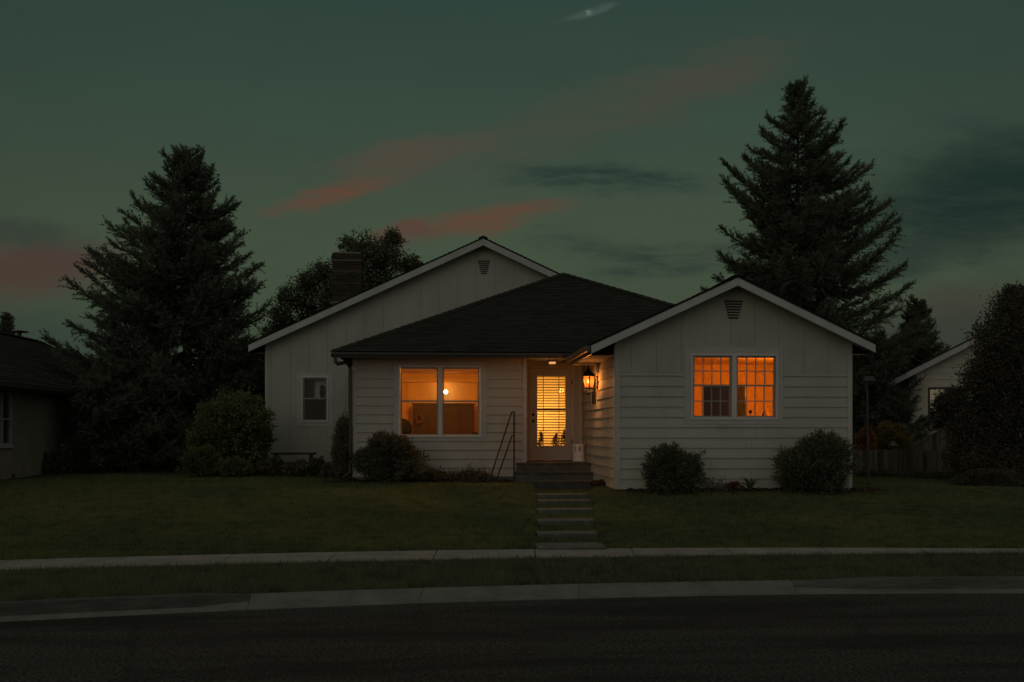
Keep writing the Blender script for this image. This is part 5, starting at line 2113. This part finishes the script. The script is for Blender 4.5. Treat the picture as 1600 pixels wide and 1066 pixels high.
b.box(nx0, nx0 + 0.14, YN + 0.14, YN + 9, nzb, ntop(nx0) - 0.1)
b.build('wall', M['nwall'], nb)
b = MB()
miter_trim(b, tN, wN, YN, 0.034)
b.box(nx0 - 0.012, nx0 + 0.08, YN - 0.034, YN, nzb, ntop(nx0) - 0.12)
b.build('trim', M['nwall'], nb)
b = MB()
f = 0.07
for p0, p1, q0, q1 in cells(*wN, [(wN[0] + f, wN[1] - f, wN[2] + f, wN[3] - f)]):
    b.box(p0, p1, YN - 0.02, YN + 0.08, q0, q1)
zr = PZ(1470, 634, YN)
b.box(wN[0] + f, wN[1] - f, YN - 0.018, YN + 0.05, zr - 0.03, zr + 0.03)
wn = b.build('window', M['darkframe'], nb)
b = MB()
b.box(wN[0] + f, wN[1] - f, YN + 0.02, YN + 0.025, wN[2] + f, wN[3] - f)
b.build('pane', glass_mat('sky_mirror_glass', (0.6, 0.6, 0.6), 2.6), wn)
b = MB()
b.box(wN[0], wN[1], YN + 0.12, YN + 0.13, wN[2], wN[3])
b.build('blind', surf('neighbour_blind', (0.30, 0.29, 0.25), 0.9), wn)
b = MB()
ex1 = 2 * nxp - ex0
for ex in (ex0, ex1):
    b.prism([(ex, YNR - 0.02, ez0), (nxp, YNR - 0.02, nzp), (nxp, YNR - 0.02, nzp - 0.05), (ex, YNR - 0.02, ez0 - 0.05)], (0, 10, 0))
b.build('roof', M['shingle2'], nb)
b = MB()
for ex, sg in ((ex0, 1), (ex1, -1)):
    b.prism([(ex, YNR, ez0 - 0.052), (nxp - 0.002 * sg, YNR, nzp - 0.052), (nxp - 0.002 * sg, YNR, nzp - 0.25), (ex, YNR, ez0 - 0.25)], (0, 0.03, 0))
b.build('rake_board', M['rake'], nb)
b = MB()
b.prism([(ex0, YNR + 0.035, ez0 - 0.12), (nxp, YNR + 0.035, nzp - 0.12), (nxp, YNR + 0.035, nzp - 0.135), (ex0, YNR + 0.035, ez0 - 0.135)], (0, 9, 0))
b.build('soffit', M['gutter'], nb)

nb.rotation_euler = (0, 0, math.radians(-25))

# ------------------------------------------------------------------ left neighbour house
lh = empty('neighbour_house', (-13.0, 26.0, 0.4), 'dark hip-roofed house at the left edge with a white-framed window', 'house')
lx_ = -10.5
zle = EYE + 1.08
y0_, y1_ = 15.0, 35.5
wL = (23.4, 25.3, PZ(16, 696, 25.3), PZ(16, 614, 25.3))
b = MB()
for p0, p1, q0, q1 in cells(y0_, y1_, 0.3, zle, [wL]):
    b.box(lx_ - 0.14, lx_, p0, p1, q0, q1)
b.box(lx_ - 5.0, lx_ - 0.14, y1_ - 0.14, y1_, 0.3, zle)
b.box(lx_ - 5.0, lx_ - 0.14, y0_, y0_ + 0.14, 0.3, zle)
b.build('wall', M['stucco'], lh)
b = MB()
f = 0.05
ym_ = 24.78
for p0, p1, q0, q1 in cells(*wL, [(wL[0] + f, ym_ - 0.03, wL[2] + f, wL[3] - f), (ym_ + 0.03, wL[1] - f, wL[2] + f, wL[3] - f)]):
    b.box(lx_ - 0.06, lx_ + 0.035, p0, p1, q0, q1)
zr = PZ(12, 655, 25.1)
b.box(lx_ - 0.04, lx_ + 0.02, wL[0] + f, wL[1] - f, zr - 0.02, zr + 0.02)
b.box(lx_, lx_ + 0.06, wL[0] - 0.06, wL[1] + 0.06, wL[2] - 0.06, wL[2] - 0.001)
wl = b.build('window', M['whiteframe'], lh)
b = MB()
b.box(lx_ - 0.03, lx_ - 0.025, wL[0] + f, wL[1] - f, wL[2] + f, wL[3] - f)
b.build('pane', M['glass2'], wl)
b = MB()
b.box(lx_ - 0.14 - 0.05, lx_ - 0.145, wL[0] - 0.1, wL[1] + 0.1, wL[2] - 0.1, wL[3] + 0.1)
b.build('blind', M['vdark'], wl)
exL = lx_ + 0.5
yE_, dE = 36.0, 2.86
rX, rY = exL - dE, yE_ - dE
zR = PZ(80, 534, rY)
b = MB()
A0, A1, B0, B1 = (exL, 12.0, zle), (exL, yE_, zle), (rX, 12.0, zR), (rX, rY, zR)
x2 = rX - dE
b.add([(exL, 12, zle), (exL, yE_, zle), (rX, rY, zR), (rX, 12, zR), (x2, 12, zle), (x2, yE_, zle)], [(0, 1, 2, 3), (1, 5, 2), (3, 2, 5, 4), (0, 3, 4), (0, 4, 5, 1)])
for A, B, C_, D_ in ((A0, A1, B0, B1),):
    course_face(b, A, B, C_, D_, e=0.15, h=0.016, split=0.5, seed=8)
caps(b, (exL, yE_, zle), (rX, rY, zR), 22)
caps(b, (rX, 12, zR), (rX, rY, zR), 60)
b.build('roof', M['shingle2'], lh)
b = MB()
b.box(exL - 0.0, exL + 0.10, 12, yE_, zle - 0.11, zle - 0.005)
b.box(exL - 0.03, exL - 0.001, 12, yE_, zle - 0.17, zle - 0.005)
b.build('gutter', M['gutter'], lh)
b = MB()
b.box(lx_, exL - 0.031, 12, yE_ - 0.1, zle - 0.16, zle - 0.145)
b.build('soffit', M['gutter'], lh)
# roof vent pipe with flat cap
vy = 33.0
vx = PX(30, vy)
vt = PZ(30, 516, vy)
b = MB()
b.tube([(vx, vy, zR - 0.8), (vx, vy, vt - 0.05)], 0.07, 10)
b.lathe((vx, vy, vt - 0.07), [(0.27, 0), (0.28, 0.03), (0.05, 0.07)], 14)
b.build('vent_pipe', M['gutter'], lh)

# ------------------------------------------------------------------ world
w = bpy.data.worlds.new('World')
scene.world = w
w.use_nodes = True
t = NT(w.node_tree)
t.n.clear()
out = t.n.new('ShaderNodeOutputWorld')
bg = t.n.new('ShaderNodeBackground')
dirv = t.node('ShaderNodeTexCoord').outputs['Generated']
sep = t.node('ShaderNodeSeparateXYZ', {0: dirv})
dx_, dy_, dz_ = sep.outputs
U = t.math('SUBTRACT', t.math('MULTIPLY', dx_, cT), t.math('MULTIPLY', dy_, sT))
Wf = t.math('ADD', t.math('MULTIPLY', dx_, sT), t.math('MULTIPLY', dy_, cT))
Wc = t.math('MAXIMUM', Wf, 0.08)
S = t.math('DIVIDE', U, Wc)
Tt = t.math('DIVIDE', dz_, Wc)
fr_ = t.step(Wf, 0.15, 0.45)

SUN_EL = math.radians(14)
SUN_AZ = math.radians(205)
sky = t.node('ShaderNodeTexSky', sky_type='NISHITA', sun_disc=False, sun_elevation=SUN_EL, sun_rotation=SUN_AZ, altitude=50, air_density=1.0, dust_density=1.5, ozone_density=2.0)
nish = t.mix(1.0, sky.outputs[0], (0.78, 0.88, 1.0), 'MULTIPLY')
el = t.node('ShaderNodeMapRange', {0: dz_, 1: -0.05, 2: 1.0}).outputs[0]
grad = t.ramp(el, [(0.0, (0.030, 0.043, 0.034)), (0.05, (0.032, 0.048, 0.037)), (0.16, (0.056, 0.076, 0.047)), (0.22, (0.056, 0.080, 0.050)), (0.30, (0.043, 0.070, 0.049)), (0.42, (0.029, 0.056, 0.045)),
                   (0.50, (0.034, 0.058, 0.047)), (0.68, (0.135, 0.14, 0.115)), (1.0, (0.21, 0.21, 0.175))])
# darker towards both sides of the dusk arch
side = t.math('MULTIPLY', t.math('POWER', t.math('ABSOLUTE', S), 2.0), fr_)
grad = t.mix(t.math('MULTIPLY', t.math('MULTIPLY', side, 1.5), 0.8, clamp=True), grad, t.mix(1.0, grad, (0.62, 0.66, 0.70), 'MULTIPLY'))
# organic warp of cloud coordinates
cvec = t.node('ShaderNodeCombineXYZ', {0: S, 1: Tt}).outputs[0]
wn1 = t.node('ShaderNodeTexNoise', {'Vector': cvec, 'Scale': 5.0, 'Detail': 5.0, 'Roughness': 0.6})
wsep = t.node('ShaderNodeSeparateXYZ', {0: wn1.outputs[1]})
wn2 = t.node('ShaderNodeTexNoise', {'Vector': t.node('ShaderNodeMapping', {'Vector': cvec, 'Scale': (12, 30, 1)}).outputs[0], 'Scale': 1.0, 'Detail': 6.0, 'Roughness': 0.65})
ws2 = t.node('ShaderNodeSeparateXYZ', {0: wn2.outputs[1]})
S2 = t.math('ADD', t.math('ADD', S, t.math('MULTIPLY', t.math('SUBTRACT', ws2.outputs[0], 0.5), 0.05)), t.math('MULTIPLY', t.math('SUBTRACT', wsep.outputs[0], 0.5), 0.09))
T2 = t.math('ADD', t.math('ADD', Tt, t.math('MULTIPLY', t.math('SUBTRACT', ws2.outputs[1], 0.5), 0.028)), t.math('MULTIPLY', t.math('SUBTRACT', wsep.outputs[1], 0.5), 0.05))
streak = t.noise(t.node('ShaderNodeMapping', {'Vector': cvec, 'Rotation': (0, 0, math.radians(-15)), 'Scale': (8, 44, 1)}).outputs[0], 1.0, 9, 0.7)
wisp = t.noise(t.node('ShaderNodeMapping', {'Vector': cvec, 'Rotation': (0, 0, math.radians(-13)), 'Scale': (9, 34, 1), 'Location': (3.3, 1.7, 0)}).outputs[0], 1.0, 10, 0.72)
haze_ = t.math('ADD', 0.88, t.math('MULTIPLY', t.noise(t.node('ShaderNodeMapping', {'Vector': cvec, 'Rotation': (0, 0, math.radians(-10)), 'Scale': (4, 11, 1)}).outputs[0], 1.0, 10, 0.68), 0.24))
cl = t.mix(1.0, grad, t.node('ShaderNodeCombineXYZ', {0: haze_, 1: haze_, 2: haze_}).outputs[0], 'MULTIPLY')


def cloud(cl, px, py, rx, ry, ang, col, amt, nlo=0.35, nhi=0.65, tex=1.0):
    s0, t0 = (px - 800) / F, (HY - py) / F
    a = math.radians(ang)
    da = t.math('SUBTRACT', S2, s0)
    db = t.math('SUBTRACT', T2, t0)
    p = t.math('DIVIDE', t.math('ADD', t.math('MULTIPLY', da, math.cos(a)), t.math('MULTIPLY', db, math.sin(a))), rx / F)
    q = t.math('DIVIDE', t.math('SUBTRACT', t.math('MULTIPLY', db, math.cos(a)), t.math('MULTIPLY', da, math.sin(a))), ry / F)
    r2 = t.math('ADD', t.math('MULTIPLY', p, p), t.math('MULTIPLY', q, q))
    g = t.math('EXPONENT', t.math('MULTIPLY', r2, -1.0))
    n = t.step(streak, nlo, nhi)
    g2 = t.step(t.math('ADD', g, t.math('MULTIPLY', t.math('SUBTRACT', wisp, 0.5), 0.9)), 0.12, 0.95)
    m = t.math('MULTIPLY', g2, t.math('ADD', 1.0 - tex, t.math('MULTIPLY', n, tex)))
    m = t.math('MULTIPLY', t.math('MULTIPLY', m, amt), fr_, clamp=True)
    return t.mix(m, cl, col)


RED = (0.125, 0.055, 0.036)
cl = cloud(cl, 530, 305, 115, 20, 17, RED, 0.92, 0.32, 0.66, 0.7)
cl = cloud(cl, 650, 240, 150, 28, 14, (0.085, 0.062, 0.045), 0.7, 0.2, 0.6, 0.5)
cl = cloud(cl, 900, 190, 300, 50, 20, (0.064, 0.064, 0.046), 0.65, 0.3, 0.65, 0.6)
cl = cloud(cl, 1110, 120, 150, 45, 22, (0.066, 0.058, 0.045), 0.6, 0.3, 0.65, 0.6)
cl = cloud(cl, 755, 348, 150, 22, 9, RED, 0.88, 0.34, 0.66, 0.75)
cl = cloud(cl, 640, 372, 60, 18, 9, (0.10, 0.045, 0.034), 0.7, 0.2, 0.6, 0.4)
cl = cloud(cl, 40, 420, 180, 45, 5, (0.070, 0.042, 0.033), 0.9, 0.2, 0.6, 0.3)
cl = cloud(cl, 10, 370, 120, 25, 0, (0.034, 0.040, 0.034), 0.7, 0.2, 0.6, 0.3)
cl = cloud(cl, 40, 530, 260, 60, -6, (0.030, 0.048, 0.038), 0.5, 0.2, 0.6, 0.3)
cl = cloud(cl, 930, 280, 170, 26, -4, (0.020, 0.037, 0.031), 0.95, 0.38, 0.6, 0.8)
cl = cloud(cl, 1060, 410, 160, 28, 6, (0.022, 0.036, 0.030), 0.8, 0.4, 0.62, 0.8)
cl = cloud(cl, 910, 385, 90, 22, -6, (0.028, 0.044, 0.034), 0.7, 0.4, 0.62, 0.8)
cl = cloud(cl, 1550, 305, 290, 100, 14, (0.012, 0.026, 0.022), 0.95, 0.25, 0.6, 0.35)
cl = cloud(cl, 1430, 400, 180, 30, 10, (0.022, 0.036, 0.030), 0.6, 0.3, 0.6, 0.5)
cl = cloud(cl, 1520, 470, 170, 32, 6, (0.050, 0.046, 0.034), 0.8, 0.25, 0.6, 0.4)
cl = cloud(cl, 1480, 520, 200, 40, 6, (0.034, 0.036, 0.030), 0.7, 0.25, 0.6, 0.4)
cl = cloud(cl, 1450, 210, 160, 30, 14, (0.036, 0.058, 0.044), 0.6, 0.35, 0.65, 0.6)
# small bright vapour streak high in the sky
cl = cloud(cl, 915, 16, 46, 7, 20, (0.068, 0.098, 0.085), 0.7, 0.2, 0.5, 0.2)
cl = cloud(cl, 903, 19, 7, 4.5, 20, (0.13, 0.18, 0.155), 0.7, 0.1, 0.3, 0.0)
# afterglow behind the viewer (the bright western sky), from the Nishita sky
back = t.step(Wf, 0.35, -0.35)
nb_ = t.node('ShaderNodeMixRGB')
glow = t.mix(1.0, t.mix(1.0, nish, (0.010, 0.010, 0.010), 'MULTIPLY'), (0.104, 0.104, 0.092), 'ADD')
high = t.step(dz_, 0.45, 0.8)
final = t.mix(t.math('MULTIPLY', back, t.math('SUBTRACT', 1.0, high)), cl, glow)
t.l.new(final, bg.inputs[0])
bg.inputs[1].default_value = 1.0
t.l.new(bg.outputs[0], out.inputs[0])
t.n.remove(nb_)

# soft low sun glow from behind the viewer
sl = bpy.data.lights.new('sun', 'SUN')
sl.energy = 0.085
sl.angle = math.radians(50)
sl.color = (1.0, 0.86, 0.68)
so = bpy.data.objects.new('sun', sl)
link(so)
# nishita rotation: azimuth measured clockwise from +y
sd = Vector((math.sin(SUN_AZ) * math.cos(SUN_EL), math.cos(SUN_AZ) * math.cos(SUN_EL), math.sin(SUN_EL)))
so.rotation_euler = sd.to_track_quat('Z', 'Y').to_euler()

# ------------------------------------------------------------------ camera
cam = bpy.data.cameras.new('camera')
co = bpy.data.objects.new('camera', cam)
link(co)
co.location = (0, 0, EYE)
co.rotation_euler = (math.pi / 2, 0, -TH)
cam.sensor_width = 36
cam.lens = 36 * F / 1600
cam.shift_y = (HY - 533) / 1600
cam.clip_end = 3000
scene.camera = co
vs_ = scene.view_settings
vs_.view_transform = 'Standard'
vs_.look = 'None'
vs_.exposure = 0
vs_.gamma = 1
